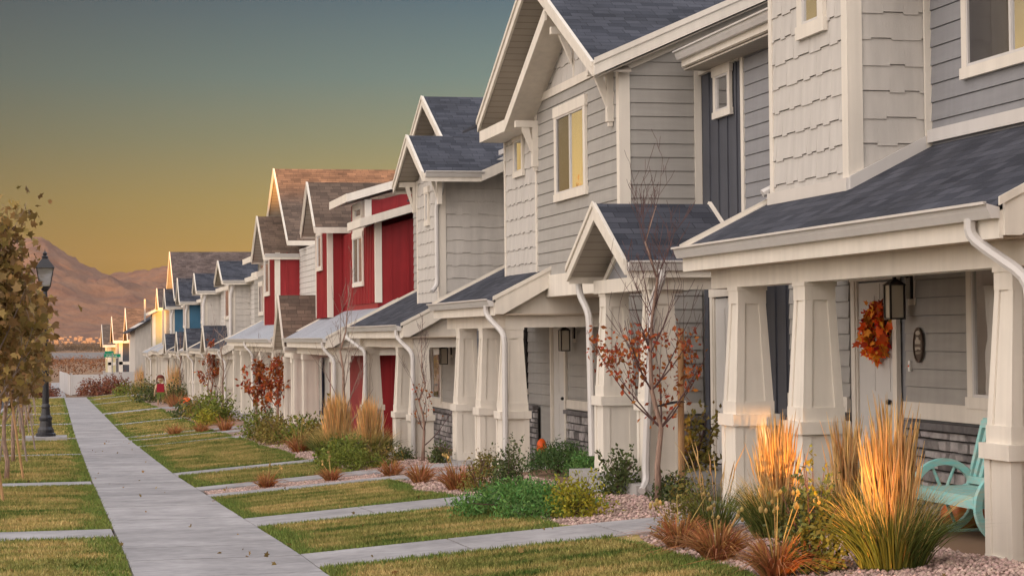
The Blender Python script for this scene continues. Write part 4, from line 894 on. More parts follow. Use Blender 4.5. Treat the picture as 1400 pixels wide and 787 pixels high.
def gravel():
    n = 34000; y = 11+rng.random(n)**1.5*45; x = rng.uniform(4.62, 6.35, n); ok = np.ones(n, bool)
    for a, b in WALKS: ok &= ~((y > a-.01) & (y < b+.01))
    ok &= x > 4.66+.10*np.sin(y*.9)+.06*np.sin(y*2.3+1)
    x, y = x[ok], y[ok]
    y2 = np.concatenate([y, rng.uniform(30.17, 31.53, 3500)]); x2 = np.concatenate([x, rng.uniform(2.2, 4.7, 3500)]); x, y = x2, y2; n = len(x)
    s = rng.uniform(.010, .030, n); z = g(x, y)+.008; base = np.array([(1, 0, 0), (-1, 0, 0), (0, 1, 0), (0, -1, 0), (0, 0, 1), (0, 0, -.4)], float)
    V = base[None]*s[:, None, None]*rng.uniform(.6, 1.3, (n, 6, 1)); V[:, :, 2] *= .75; a = rng.uniform(0, 6.28, n); c, s_ = np.cos(a)[:, None], np.sin(a)[:, None]
    V = np.stack([V[:, :, 0]*c-V[:, :, 1]*s_, V[:, :, 0]*s_+V[:, :, 1]*c, V[:, :, 2]], 2)+np.stack([x, y, z], 1)[:, None]
    T = np.array([(0, 2, 4), (2, 1, 4), (1, 3, 4), (3, 0, 4), (2, 0, 5), (1, 2, 5), (3, 1, 5), (0, 3, 5)]); F = (T[None]+6*np.arange(n)[:, None, None]).reshape(-1, 3)
    o = mesh_np('gravel', V.reshape(-1, 3), F, 'pebble', 'stuff'); tag(o, 'pinkish crushed stone covering the planting beds', 'gravel')
gravel()
# ================================================================== plants
def leaf_cloud(P, size, m, name, parent, up=.3, shape='leaf', flat=False):
    """P: n x 3 centres; leaves as small folded blades"""
    n = len(P); a = rng.normal(0, 1, (n, 3)); a[:, 2] += up; a /= np.linalg.norm(a, axis=1)[:, None]
    b = rng.normal(0, 1, (n, 3)); b -= (b*a).sum(1)[:, None]*a; b /= np.linalg.norm(b, axis=1)[:, None]; c = np.cross(a, b)
    s = size*rng.uniform(.6, 1.35, n)
    if shape == 'maple':
        T = [(-.05, 0), (-.42, .05), (-.30, .30), (-.52, .55), (-.20, .58), (0, 1.0), (.20, .58), (.52, .55), (.30, .30), (.42, .05), (.05, 0)]
        F = [(0, 1, 2), (0, 2, 4), (2, 3, 4), (0, 4, 10), (4, 5, 6), (4, 6, 10), (6, 7, 8), (6, 8, 10), (8, 9, 10)]
    elif shape == 'spray':
        T = [(0, 0), (-.16, .4), (0, 1), (.16, .4)]; F = [(0, 1, 2), (0, 2, 3)]
    else:
        T = [(0, 0), (-.28, .45), (0, 1), (.28, .45)]; F = [(0, 1, 2), (0, 2, 3)]
    T = np.array(T, float); k = len(T); fold = np.abs(T[:, 0])*.5
    V = P[:, None]+s[:, None, None]*(T[None, :, 1, None]*a[:, None]+T[None, :, 0, None]*b[:, None]+fold[None, :, None]*c[:, None]*rng.uniform(-.6, 1, n)[:, None, None])
    F = (np.array(F)[None]+k*np.arange(n)[:, None, None]).reshape(-1, 3)
    return mesh_np(name, V.reshape(-1, 3), F, m, parent=parent)
def blades(n, r, h, lean, m, name, parent, wd=.006, droop=.5, seg=4, hvar=.3):
    """tuft of arching blades rooted in a small circle"""
    a = rng.uniform(0, 2*np.pi, n); rr = r*np.sqrt(rng.random(n)); L_ = h*rng.uniform(1-hvar, 1, n); le = lean*rng.uniform(.1, 1, n); t = np.linspace(0, 1, seg+1)
    hx = np.cos(a)[:, None]*(rr[:, None]+L_[:, None]*le[:, None]*(t+droop*t**3)); hy = np.sin(a)[:, None]*(rr[:, None]+L_[:, None]*le[:, None]*(t+droop*t**3)); hz = L_[:, None]*(t-(droop*le[:, None])*t**2.6)
    hx += rng.normal(0, .02, (n, 1))*t; q = rng.uniform(0, 6.28, n); w_ = wd*(1-t**2*.85)
    px, py = np.cos(q)[:, None]*w_, np.sin(q)[:, None]*w_
    V = np.stack([np.stack([hx-px, hy-py, hz], 2), np.stack([hx+px, hy+py, hz], 2)], 2).reshape(n, -1, 3); k = 2*(seg+1)
    F = np.array([(2*i, 2*i+1, 2*i+3, 2*i+2) for i in range(seg)])[None]+k*np.arange(n)[:, None, None]
    return mesh_np(name, V.reshape(-1, 3), F.reshape(-1, 4), m, parent=parent)
def plumes(n, r, h, m, name, parent, spread=.16, pl=.42, w0=.0075):
    a = rng.uniform(0, 2*np.pi, n); rr = r*np.sqrt(rng.random(n)); H_ = h*(1-.30*(rr/r)**1.6-.30*rng.random(n)**1.6); sp = spread*rng.random(n)
    ts = np.array([0, .45, 1-pl, 1-pl*.75, 1-pl*.4, 1.]); ws = np.array([.0018, .0018, .003, w0, w0*.75, .001])
    cx = np.cos(a)[:, None]*(rr[:, None]+H_[:, None]*sp[:, None]*ts**1.6)+rng.normal(0, .035, (n, 1))*ts**2+rng.normal(0, .006, (n, len(ts))); cy = np.sin(a)[:, None]*(rr[:, None]+H_[:, None]*sp[:, None]*ts**1.6)+rng.normal(0, .035, (n, 1))*ts**2+rng.normal(0, .006, (n, len(ts))); cz = H_[:, None]*ts
    V = []; K = 3
    for j in range(K):
        q = 2*np.pi*j/K+a[:, None]; V.append(np.stack([cx+np.cos(q)*ws, cy+np.sin(q)*ws, cz+0*ws], 2))
    V = np.stack(V, 2).reshape(n, -1, 3); s = len(ts)
    F = np.array([(i*K+j, i*K+(j+1) % K, (i+1)*K+(j+1) % K, (i+1)*K+j) for i in range(s-1) for j in range(K)])[None]+K*s*np.arange(n)[:, None, None]
    return mesh_np(name, V.reshape(-1, 3), F.reshape(-1, 4), m, parent=parent)
GP = 'feather reed grasses in the front beds'
def reed_grass(x, y, h, r, label, n=170, green=.6, zoff=0.):
    t = thing('feather_reed_grass', label, 'ornamental grass', (x, y, float(g(x, y))+zoff), GP)
    blades(int(n*2.6), r*.55, h*.50, .70, 'blade', 'leaf_blades', t, wd=.0055, droop=.6)
    blades(int(n*1.1), r*.5, h*.62, .5, 'bladey', 'straw_blades', t, wd=.004, droop=.6)
    plumes(n, r*.34, h*1.06, 'plume', 'plumes', t, spread=.12)
    return t
def dome(n, rx, ry, h, p=.5, z0=.0):
    a = rng.uniform(0, 6.283, n); u = rng.random(n); el = np.arcsin(u); r = rng.random(n)**p*rng.uniform(.85, 1.08, n)
    bump_ = 1+.18*np.sin(a*3+1)+.12*np.sin(a*7+el*5)
    return np.stack([np.cos(a)*np.cos(el)*rx*r*bump_, np.sin(a)*np.cos(el)*ry*r*bump_, z0+np.sin(el)*h*r*bump_], 1)
def shrub(x, y, w_, h, m, label, name='shrub', n=900, leaf=.035, stems=9, shape='leaf', group=None, cat='shrub', dx=1., up=.5, spikes=0):
    t = thing(name, label, cat, (x, y, float(g(x, y))), group)
    s = MB()
    for i in range(stems):
        a = random.uniform(0, 6.28); r = random.uniform(.25, .85)*w_/2; s.tube([(0, 0, 0), (math.cos(a)*r*.4, math.sin(a)*r*.4, h*.45), (math.cos(a)*r*dx, math.sin(a)*r, h*random.uniform(.7, 1.0))], [.008, .006, .002], 5)
    s.build('stems', 'twig', t, off=(0, 0, 0))
    P = dome(n, w_/2*dx, w_/2, h*.92, .35)
    if spikes:
        Q = []
        for i in range(spikes):
            a = random.uniform(0, 6.28); r = random.uniform(.3, .9)*w_/2; hh = h*random.uniform(.8, 1.25)
            k = 26; tt = rng.uniform(.35, 1, k); Q.append(np.stack([math.cos(a)*r*tt+rng.normal(0, .012, k), math.sin(a)*r*tt+rng.normal(0, .012, k), hh*tt], 1))
        P = np.concatenate([P]+Q)
    leaf_cloud(P, leaf, m, 'foliage', t, up=up, shape=shape)
    return t
def lily(x, y, r, h, label, n=260, stalks=4):
    t = thing('dried_daylily', label, 'plant', (x, y, float(g(x, y))), 'dried daylilies along the beds')
    blades(n, r*.3, r*1.25, .9, 'lily', 'leaf_blades', t, wd=.008, droop=.9)
    s = MB()
    for i in range(stalks):
        a = random.uniform(0, 6.28); q = random.uniform(.08, .3)*r/.3; hh = h*random.uniform(.75, 1.05); s.tube([(0, 0, 0), (math.cos(a)*q*.4, math.sin(a)*q*.4, hh*.5), (math.cos(a)*q, math.sin(a)*q, hh)], [.005, .004, .003], 5)
        for k in range(3):
            p = (math.cos(a)*q+random.uniform(-.03, .03), math.sin(a)*q+random.uniform(-.03, .03), hh-random.uniform(-.02, .07)); s.lathe([(0, -.02), (.012, -.01), (.014, .005), (0, .022)], p, 6)
    if stalks: s.build('seed_stalks', 'bladey', t, off=(0, 0, 0))
    return t
def grow(mb, p, d, L_, r, lev, tips, rnd, up=.25, kink=.18, kids=(2, 4), n=7, rmin=.0022):
    pts = [p]; rad = [r]; k = 5 if lev == 0 else 4; dd = d.normalized()
    for i in range(k):
        dd = (dd+Vector((rnd.gauss(0, kink), rnd.gauss(0, kink), rnd.gauss(0, kink)+up))*.35).normalized(); pts.append(pts[-1]+dd*L_/k); rad.append(max(rmin, r*(1-.75*(i+1)/k)))
    mb.tube(pts, rad, n if lev < 1 else 5 if lev < 2 else 4)
    for i in range(1, k+1): tips.append((pts[i], lev))
    if lev < 2:
        for j in range(rnd.randint(*kids)):
            i = rnd.randint(1, k); a = rnd.uniform(0, 6.28); s = Vector((math.cos(a), math.sin(a), rnd.uniform(.3, 1.0)))
            grow(mb, pts[i], (dd+s*.9), L_*rnd.uniform(.35, .6), rad[i]*.6, lev+1, tips, rnd, up, kink, (1, 3), n, rmin)
def young_tree(x, y, h, label, nb=14, seed=1, m='bark', leafm=None, nleaf=0, leafz=(.3, .75), spread=1., lean=.0, top='twig', trunk_r=.035, group='young trees in the front beds', leafs=.075, b0=.22):
    rnd = random.Random(seed); t = thing('young_tree', label, 'tree', (x, y, float(g(x, y))), group)
    tr = MB(); pts = [Vector((lean*h*(k/8)**1.5+rnd.gauss(0, .012)*k, rnd.gauss(0, .012)*k, h*.90*k/8)) for k in range(9)]; rad = [trunk_r*(1.25 if k == 0 else 1-.108*k) for k in range(9)]
    tr.tube(pts, rad, 10); tr.build('trunk', m, t, off=(0, 0, 0), smooth=True)
    mb = MB(); tips = []
    for i in range(nb):
        q = b0+(1-b0)*i/(nb-1); k = min(8, int(q*8)); a = i*2.4+rnd.uniform(-.5, .5); out_ = (1.25-q*.95)*spread
        d = Vector((math.cos(a)*out_, math.sin(a)*out_, .55+q*.8)); grow(mb, pts[k], d, h*(.33-.17*q), max(.0035, rad[k]*.42), 0, tips, rnd, rmin=.0035 if h > 3 and y > 40 else .0022)
    mb.build('branches', top, t, off=(0, 0, 0))
    if nleaf:
        z0, z1 = leafz[0]*h, leafz[1]*h; c = [p for p, l in tips if z0 < p.z < z1]
        cl = rnd.sample(c, max(1, int(len(c)*.45))); P = np.array([list(rnd.choice(cl)) for _ in range(nleaf)])+rng.normal(0, .055, (nleaf, 3))
        leaf_cloud(P, leafs, leafm, 'leaves', t, up=-.6)
    return t
def street_tree(x, y, h, r, label, n, leaf, seed, cz=.62):
    rnd = random.Random(seed); t = thing('street_tree', label, 'tree', (x, y, float(g(x, y))), 'golden maples staked along the kerb')
    tr = MB(); pts = [Vector((rnd.gauss(0, .015)*k, rnd.gauss(0, .015)*k, h*.75*k/8)) for k in range(9)]; tr.tube(pts, [.05*(1-.09*k) for k in range(9)], 8)
    tips = []
    tr.build('trunk', 'bark', t, off=(0, 0, 0), smooth=True); mb = MB()
    for i in range(16):
        q = .34+.6*i/15; k = min(8, int(q*8)+1); a = i*2.4; d = Vector((math.cos(a), math.sin(a), .7+q)); grow(mb, pts[k], d, r*(1.2-.55*q), .016, 0, tips, rnd, rmin=.004)
    mb.build('branches', 'twigp', t, off=(0, 0, 0))
    C_ = np.array([list(p) for p, l in tips if p.z > h*.31]); C_ = C_[np.hypot(C_[:, 0], C_[:, 1]) < r*1.05]
    P = C_[rng.integers(0, len(C_), n)]+rng.normal(0, r*.13, (n, 3)); leaf_cloud(P, leaf, 'leafgold', 'crown', t, up=-.5, shape='maple')
    return t
# reed grasses
reed_grass(5.76, 15.9, 1.02, .36, 'rosy feather reed grass in front of the second porch column', n=260)
reed_grass(6.26, 15.65, 1.0, .27, 'straw-coloured feather reed grass between its two glowing neighbours', n=190)
reed_grass(5.56, 13.1, 1.16, .40, 'largest feather reed grass, plumes glowing orange before the wagon-wheel bench', n=330)
t = thing('wispy_grass', 'thin wispy grass tuft left of the rosy reed grass', 'ornamental grass', (5.50, 16.75, float(g(5.5, 16.75))), GP)
blades(220, .12, .55, .8, 'blade', 'leaf_blades', t, wd=.004); plumes(14, .14, .95, 'plume', 'plumes', t, spread=.35, pl=.3)
reed_grass(5.15, 38.2, 1.28, .62, 'wide golden reed grass clump by the brown-leaved hedge of shrubs', n=620)
reed_grass(5.62, 37.2, 1.18, .48, 'golden reed grass nearest the cream column, merging with the wide clump', n=420)
reed_grass(5.9, 106, 2.1, .9, 'golden reed grass behind the painted wooden figure', n=200)
reed_grass(5.6, 141, 2.0, .9, 'pale reed grass at the end of the row by the fence', n=160)
# dried daylilies
for (x, y, r, h, n, s, lb) in [(4.92, 15.9, .28, .42, 340, 4, 'rust-coloured daylily clump left of the front bed, nearest the walk'), (4.84, 14.7, .30, .42, 380, 4, 'broad orange daylily clump between two others at the lawn edge'),
        (4.80, 13.3, .30, .58, 360, 6, 'daylily clump with tall seed stalks at the bottom edge of the bed'), (5.02, 25.8, .36, .5, 260, 3, 'orange daylily beside the small green bush near the double porch columns'),
        (4.96, 28.2, .30, .2, 220, 0, 'flattened rust daylily on the gravel left of the walk'), (4.92, 30.5, .28, .2, 200, 0, 'small rust daylily left of the flattened one'),
        (3.09, 30.8, .26, .34, 200, 3, 'lone orange daylily in the gravel strip nearest the sidewalk'), (4.06, 30.85, .25, .42, 200, 3, 'orange daylily in the gravel strip with tall straw stalks'),
        (5.0, 43.0, .45, .7, 220, 4, 'straw and rust daylilies below the brown shrubs'), (3.5, 62.5, .4, .4, 160, 2, 'tan tuft between the paired walks'), (4.3, 62.3, .4, .4, 160, 2, 'second tan tuft between the paired walks, closer to the houses'),
        (5.0, 62.4, .5, .3, 160, 0, 'orange tuft where the paired walks meet the bed'), (5.4, 96, .8, .5, 200, 0, 'orange-brown tuft right of the painted figure')]:
    lily(x, y, r, h, lb, n, s)
# shrubs
G1 = 'small shrubs in the near gravel beds'
shrub(5.07, 13.35, .56, .62, 'leafdark', 'dark green shrub with yellow tips at the bottom between two reed grasses', n=1700, leaf=.045, group=G1, spikes=9)
t = shrub(5.25, 13.75, .35, .8, 'leafyel', 'spindly shrub with bright yellow leaf tips behind the dark green one', n=40, leaf=.045, group=G1, spikes=3)
shrub(5.35, 17.0, .62, .46, 'leafolive', 'spiky bronze-green barberry overlapping the front walk', n=1300, leaf=.032, group=G1, spikes=14)
shrub(6.30, 20.6, .50, .34, 'leafdark', 'dark green rose bush at the foot of the staked tree', n=900, leaf=.045, group=G1)
shrub(6.2, 22.3, .58, .48, 'leafdark', 'dark rose bush with drooping tips left of the downspout foot', n=900, leaf=.055, group=G1, spikes=6)
shrub(7.6, 24.0, .9, .95, 'leafolive', 'sprawling yellowing bush behind the stake beside the stone wall', n=700, leaf=.075, group=G1, spikes=8)
shrub(5.05, 19.7, .72, .42, 'leafyel', 'yellow-tipped shrub at the right end of the green juniper mat', n=1500, leaf=.04, group=G1, spikes=12)
shrub(5.35, 24.3, .55, .60, 'leafdark', 'upright dark evergreen behind the green juniper mat', n=1500, leaf=.04, group=G1, spikes=10, up=1.)
shrub(5.15, 25.1, .5, .42, 'leafolive', 'brownish bush hugging the upright evergreen', n=800, leaf=.04, group=G1)
shrub(5.83, 27.9, .46, .40, 'leafolive', 'bronze bush in front of the far column of the first gable', n=1000, leaf=.04, group=G1)
shrub(6.17, 33.2, .42, .38, 'leafdark', 'small dark bush beside the plum-twigged sapling', n=700, leaf=.045, group=G1)
shrub(5.94, 35.4, .45, .26, 'leafdark', 'low dark bush left of the plum-twigged sapling', n=600, leaf=.045, group=G1)
def mat_juniper(x, y, w_, d_, h, m, label, n):
    t = thing('juniper', label, 'shrub', (x, y, float(g(x, y))), 'spreading junipers'); s = MB()
    for i in range(16):
        a = random.uniform(0, 6.28); s.tube([(0, 0, 0), (math.cos(a)*w_*.2, math.sin(a)*d_*.2, h*.4), (math.cos(a)*w_*.42, math.sin(a)*d_*.42, h*.5)], [.010, .007, .003], 5)
    s.build('stems', 'twig', t, off=(0, 0, 0)); k = 70; a = rng.uniform(0, 6.28, k); r = np.sqrt(rng.random(k))
    Cc = np.stack([np.cos(a)*r*w_*.46, np.sin(a)*r*d_*.46, h*(1-.75*r**2)*rng.uniform(.55, 1.05, k)], 1)
    P = Cc[rng.integers(0, k, n)]+rng.normal(0, 1, (n, 3))*np.array([.075, .075, .05]); P[:, 2] = np.abs(P[:, 2])
    leaf_cloud(P, .05, m, 'foliage', t, up=.9, shape='spray'); return t
mat_juniper(4.75, 20.6, 1.5, 1.9, .30, 'juniper', 'bright green juniper mat spilling over the lawn edge', 9000)
mat_juniper(6.95, 28.2, .9, 1.3, .42, 'juniperd', 'dark juniper in front of the stone base and red balloon', 4500)
mat_juniper(7.0, 26.6, .7, .8, .32, 'juniper', 'smaller juniper between the dark one and the gabled porch column', 2200)
mat_juniper(4.75, 33.6, 1.1, 1.2, .34, 'leafgreen', 'bright green low shrub below the golden reed grass', 5000)
G2 = 'farther shrubs along the row'
for (x, y, w_, h, m, n, lf, lb) in [(4.95, 36.0, 1.0, .50, 'leafgreen', 2600, .07, 'deep green shrub at the foot of the golden reed grass'), (5.3, 34.2, .8, .45, 'leafolive', 1100, .05, 'olive shrub right of the bright green low one'),
        (5.5, 45.5, 1.4, .75, 'leafgreen', 1800, .08, 'green-topped shrub in front of the plain white columns'), (5.4, 43.2, 1.1, .62, 'leafolive', 1400, .08, 'brown-green shrub nearest the golden reed grass'),
        (5.2, 48.2, 1.2, .60, 'leafolive', 1500, .075, 'rounded olive shrub in the middle of the brown hedge'), (5.2, 50.5, 1.1, .65, 'leafolive', 1300, .08, 'tan-leaved shrub farther left in the brown hedge'),
        (5.15, 53.3, 1.2, .85, 'leafgreen', 1300, .08, 'taller grey-green shrub at the far end of the brown hedge'), (6.6, 62.5, 1.0, .75, 'leafdark', 900, .08, 'dark round bush by the walk below the rust-leaved trees'),
        (6.7, 60.3, .9, .45, 'leafdark', 700, .08, 'low dark ball bush beside the round one'), (5.3, 70.5, 1.7, 1.15, 'leafgreen', 1600, .11, 'large green bush left of the rust-leaved trees'),
        (5.2, 74.5, 1.7, .95, 'leafolive', 1200, .11, 'olive bush left of the large green one'), (4.9, 68.6, .9, .6, 'leafyel', 600, .09, 'yellow-green grass-like bush below the large green one'),
        (5.0, 79.5, 1.6, .75, 'leafdark', 900, .11, 'dark bush right of the orange pumpkin'), (5.9, 103.5, 2.0, 1.1, 'leafdark', 900, .13, 'dark shrub right of the painted figure'),
        (4.9, 110, 2.0, 1.2, 'leafdark', 800, .13, 'dark shrub behind the painted figure'), (5.2, 117, 2.6, 1.4, 'leafolive', 900, .14, 'olive shrub left of the painted figure'), (4.6, 139, 2.2, .9, 'leafgreen', 600, .14, 'green shrub by the right end of the white fence')]:
    shrub(x, y, w_, h, m, lb, n=n, leaf=lf, group=G2)
M['redbrush'] = mat('russet_brush', (.22, .085, .05), .8, .3, 3, island=.4, trans=.2)
for (x, y, w_, h, lb) in [(4.2, 151, 2.6, 1.45, 'russet brush right of the sign post in front of the fence'), (2.7, 152, 2.8, 1.4, 'russet brush left of the sign post in front of the fence'), (-.9, 152, 2.4, .7, 'low russet brush beyond the cross walk, left of the sidewalk'), (-1.6, 165, 3, 1.2, 'russet brush far down the left of the sidewalk')]:
    shrub(x, y, w_, h, 'redbrush', lb, 'brush', n=1500, leaf=.16, group='russet brush at the corner', cat='brush')
# young trees
young_tree(6.15, 20.6, 3.45, 'young tree with rust leaves clinging low, beside a wooden stake', nb=30, seed=6, leafm='leafred', nleaf=720, leafz=(.20, .52), spread=1.0, leafs=.062, trunk_r=.034, b0=.26)
P = np.stack([rng.normal(-.42, .22, 70), rng.normal(.1, .2, 70), rng.uniform(.55, 1.3, 70)], 1)
st = thing('tree_stake', 'tall wooden stake right of the rust-leaved young tree', 'stake', (6.45, 20.75, float(g(6.45, 20.75)))); MB().tube([(0, 0, -.1), (0, 0, 1.0), (.01, 0, 1.82)], [.036, .034, .032], 10).build('post', 'wood', st, off=(0, 0, 0)); s = MB(); s.tube([(-.28, 0, 1.0), (-.1, .03, 1.04), (0, .045, 1.05), (.04, 0, 1.04), (0, -.045, 1.05), (-.28, -.01, 1.0)], .008, 5); s.build('tie', 'black', st, off=(0, 0, 0))
young_tree(6.1, 34.4, 2.3, 'bare plum-twigged sapling in front of the cream columns', nb=12, seed=9, leafm='leafred', nleaf=60, leafz=(.30, .60), trunk_r=.03, leafs=.06, spread=.9)
young_tree(5.75, 41.5, 3.6, 'leafless pale sapling rising in front of the metal porch roof', nb=12, seed=12, m='bark', top='twigp', trunk_r=.045, spread=.55)
young_tree(6.3, 59.5, 2.7, 'rust-leaved young tree before the plain white columns', nb=16, seed=14, leafm='leafred', nleaf=520, leafz=(.08, .75), leafs=.13, trunk_r=.05)
young_tree(6.2, 65.0, 2.7, 'second rust-leaved young tree, left of the other', nb=16, seed=15, leafm='leafred', nleaf=520, leafz=(.10, .75), leafs=.14, trunk_r=.05)
young_tree(6.1, 77.0, 3.6, 'bare grey sapling by the paired porch columns', nb=12, seed=17, top='twigp', trunk_r=.05, spread=.7)
young_tree(6.4, 86.0, 3.2, 'slim rust-leaved tree under the navy porch roofs', nb=14, seed=19, leafm='leafred', nleaf=500, leafz=(.25, .9), leafs=.15, trunk_r=.05, spread=.55)
young_tree(6.3, 107, 3.6, 'dark bare sapling behind the golden grass and painted figure', nb=12, seed=21, top='twig', trunk_r=.07, spread=.6)
young_tree(6.0, 83.0, 3.0, 'thin bare sapling just right of the slim rust-leaved tree', nb=10, seed=22, top='twigp', trunk_r=.04, spread=.6)
# street trees and their stakes
tl = ['nearest golden maple crowding the left edge', 'second golden maple from the camera, its crown overlapping the lamp post', 'third golden maple down the kerb', 'fourth golden maple down the kerb', 'fifth golden maple down the kerb', 'sixth golden maple down the kerb', 'seventh golden maple down the kerb', 'eighth golden maple down the kerb']
for i, (x, y, h, r, n, lf) in enumerate([(-1.02, 30.0, 4.3, 1.25, 2300, .13), (-.86, 38.0, 3.7, 1.0, 1500, .13), (-.9, 46, 4.2, 1.05, 1600, .14), (-.8, 54, 4.0, 1.0, 1200, .15), (-1.15, 71, 4.0, 1.0, 600, .18), (-1.1, 80, 4.0, 1.0, 500, .19), (-1.1, 90, 4, 1.1, 400, .2), (-1.2, 102, 4, 1.1, 350, .22)]):
    street_tree(x, y, h, r, tl[i], n, lf, 40+i)
    z = float(g(x, y)); st = thing('tree_stake', ['pair of crossed', 'pair of leaning', 'pair of slanting', 'pair of splayed', 'pair of thin', 'pair of distant', 'pair of far', 'pair of farthest'][i]+' stakes holding the '+tl[i].split(' ')[0]+' maple', 'stake', (x, y, z), 'stakes beside the kerb maples')
    for sx in (-1, 1): MB().tube([(sx*.30, -.15*sx, 0), (sx*.05, 0, 1.75)], [.026, .024], 6).build('stake_pole', 'wood' if i < 2 else 'twigp', st, off=(0, 0, 0))
# ================================================================== street furniture and small things
def lamp(x, y):
    z = float(g(x, y)); t = thing('street_lamp', 'black post lamp with glass lantern rising from the left lawn', 'street lamp', (x, y, z))
    MB().box(-.62, .62, -.62, .62, -.1, .16).build('footing', 'conc', t, off=(0, 0, 0))
    m_ = MB(); m_.lathe([(.30, .16), (.30, .24), (.25, .27), (.245, .36), (.19, .45), (.17, .62), (.20, .66), (.20, .72), (.14, .80), (.12, 1.0), (.135, 1.04), (.12, 1.10), (.10, 1.14), (.085, 4.2), (.12, 4.24), (.075, 4.32), (.06, 4.5), (.15, 4.62), (.17, 4.66), (.0, 4.67)], n=16); m_.build('post', 'black', t, off=(0, 0, 0))
    c = MB(); a0, a1 = .15, .25
    for sx in (-1, 1):
        for sy in (-1, 1): c.tube([(sx*a0, sy*a0, 4.66), (sx*a1, sy*a1, 5.22)], .018, 4)
    c.hexa([(-.29, -.29, 5.22), (.29, -.29, 5.22), (.29, .29, 5.22), (-.29, .29, 5.22)], [(-.09, -.09, 5.50), (.09, -.09, 5.50), (.09, .09, 5.50), (-.09, .09, 5.50)])
    c.lathe([(.09, 5.50), (.10, 5.56), (.05, 5.60), (.07, 5.66), (.02, 5.72), (.0, 5.82)], n=10); c.build('lantern_frame', 'black', t, off=(0, 0, 0))
    MB().hexa([(-a0+.01, -a0+.01, 4.67), (a0-.01, -a0+.01, 4.67), (a0-.01, a0-.01, 4.67), (-a0+.01, a0-.01, 4.67)], [(-a1+.01, -a1+.01, 5.21), (a1-.01, -a1+.01, 5.21), (a1-.01, a1-.01, 5.21), (-a1+.01, a1-.01, 5.21)]).build('lamp_glass', 'streetglass', t, off=(0, 0, 0))
lamp(-.28, 63.3)
# wagon wheel bench
bt = thing('wagon_wheel_bench', 'worn turquoise bench with wagon wheel ends on the near porch', 'bench', (7.25, 15.35, -.22))
def wheel(yc):
    w_ = MB(); R0, R1 = .255, .31
    for k in range(32):
        a, b = 2*math.pi*k/32, 2*math.pi*(k+1)/32; q = lambda r, t_, yy: (r*math.cos(t_), yy, .34+r*math.sin(t_))
        w_.hexa([q(R0, a, yc-.025), q(R1, a, yc-.025), q(R1, b, yc-.025), q(R0, b, yc-.025)], [q(R0, a, yc+.025), q(R1, a, yc+.025), q(R1, b, yc+.025), q(R0, b, yc+.025)])
    wo = w_.build('wheel', 'turq', bt, off=(0, 0, 0)); s = MB()
    for k in range(8):
        a = math.pi*k/4+.39; s.tube([(.04*math.cos(a), yc, .34+.04*math.sin(a)), (.26*math.cos(a), yc, .34+.26*math.sin(a))], [.016, .012], 6)
    s.build('spoke', 'turq', wo, off=(0, 0, 0)); MB().prism([(.07*math.cos(k*math.pi/6), .34+.07*math.sin(k*math.pi/6)) for k in range(12)], 'y', yc-.035, yc+.035).build('hub', 'turq', wo, off=(0, 0, 0))
wheel(.62); wheel(-.62)
s = MB()
for k in range(5): s.box(-.30+k*.112, -.195+k*.112, -.59, .59, .40, .425)
s.build('seat', 'turq', bt, off=(0, 0, 0)); s = MB(); s.box(-.31, -.28, -.6, .6, .33, .40); s.box(.24, .27, -.6, .6, .33, .40); s.box(-.28, .24, .56, .59, .33, .40); s.box(-.28, .24, -.59, -.56, .33, .40); s.build('seat_frame', 'turq', bt, off=(0, 0, 0))
s = MB()
for k in range(11):
    y = -.52+k*.104; s.hexa([(.22, y-.028, .46), (.245, y-.028, .46), (.245, y+.028, .46), (.22, y+.028, .46)], [(.36, y-.028, .93), (.385, y-.028, .93), (.385, y+.028, .93), (.36, y+.028, .93)])
s.build('back_slat', 'turq', bt, off=(0, 0, 0)); s = MB()
for y in (-.6, .6): s.hexa([(.19, y-.025, .38), (.25, y-.025, .38), (.25, y+.025, .38), (.19, y+.025, .38)], [(.35, y-.025, .96), (.41, y-.025, .96), (.41, y+.025, .96), (.35, y+.025, .96)])
s.box(.205, .24, -.6, .6, .44, .50); s.hexa([(.33, -.6, .90), (.37, -.6, .90), (.37, .6, .90), (.33, .6, .90)], [(.355, -.6, .98), (.395, -.6, .98), (.395, .6, .98), (.355, .6, .98)]); s.build('back_frame', 'turq', bt, off=(0, 0, 0))
s = MB()
for y in (-.62, .62): s.box(-.36, .40, y-.05, y+.05, 0, .05); 
s.build('foot', 'turq', bt, off=(0, 0, 0))
def pumpkin(x, y, z, r, label, m='pumpkin', lobes=10):
    t = thing('pumpkin', label, 'pumpkin', (x, y, z)); mb = MB(); n = 40; k = 12; b = []
    for i in range(k+1):
        ph = math.pi*i/k
        for j in range(n):
            a = 2*math.pi*j/n; q = (1-.09*abs(math.cos(a*lobes/2)))*math.sin(ph)*r*1.12; b.append((q*math.cos(a), q*math.sin(a), r*.86*(1-math.cos(ph))*.98-.0+(-.1*r if i == k else 0)))
    mb.add(b, [(i*n+j, i*n+(j+1) % n, (i+1)*n+(j+1) % n, (i+1)*n+j) for i in range(k) for j in range(n)]); mb.build('shell', m, t, off=(0, 0, 0), smooth=True)
    MB().tube([(0, 0, r*1.55), (.0, .01, r*1.8), (.03, .02, r*1.95)], [r*.12, r*.08, r*.09], 7).build('stem', 'stem', t, off=(0, 0, 0)); return t
pumpkin(7.55, 16.25, -.22, .17, 'large dark orange pumpkin seen through the turquoise wheel')
pumpkin(6.15, 99.0, float(g(6.15, 99)), .20, 'bright orange pumpkin on the lawn edge far down the row', 'orange')
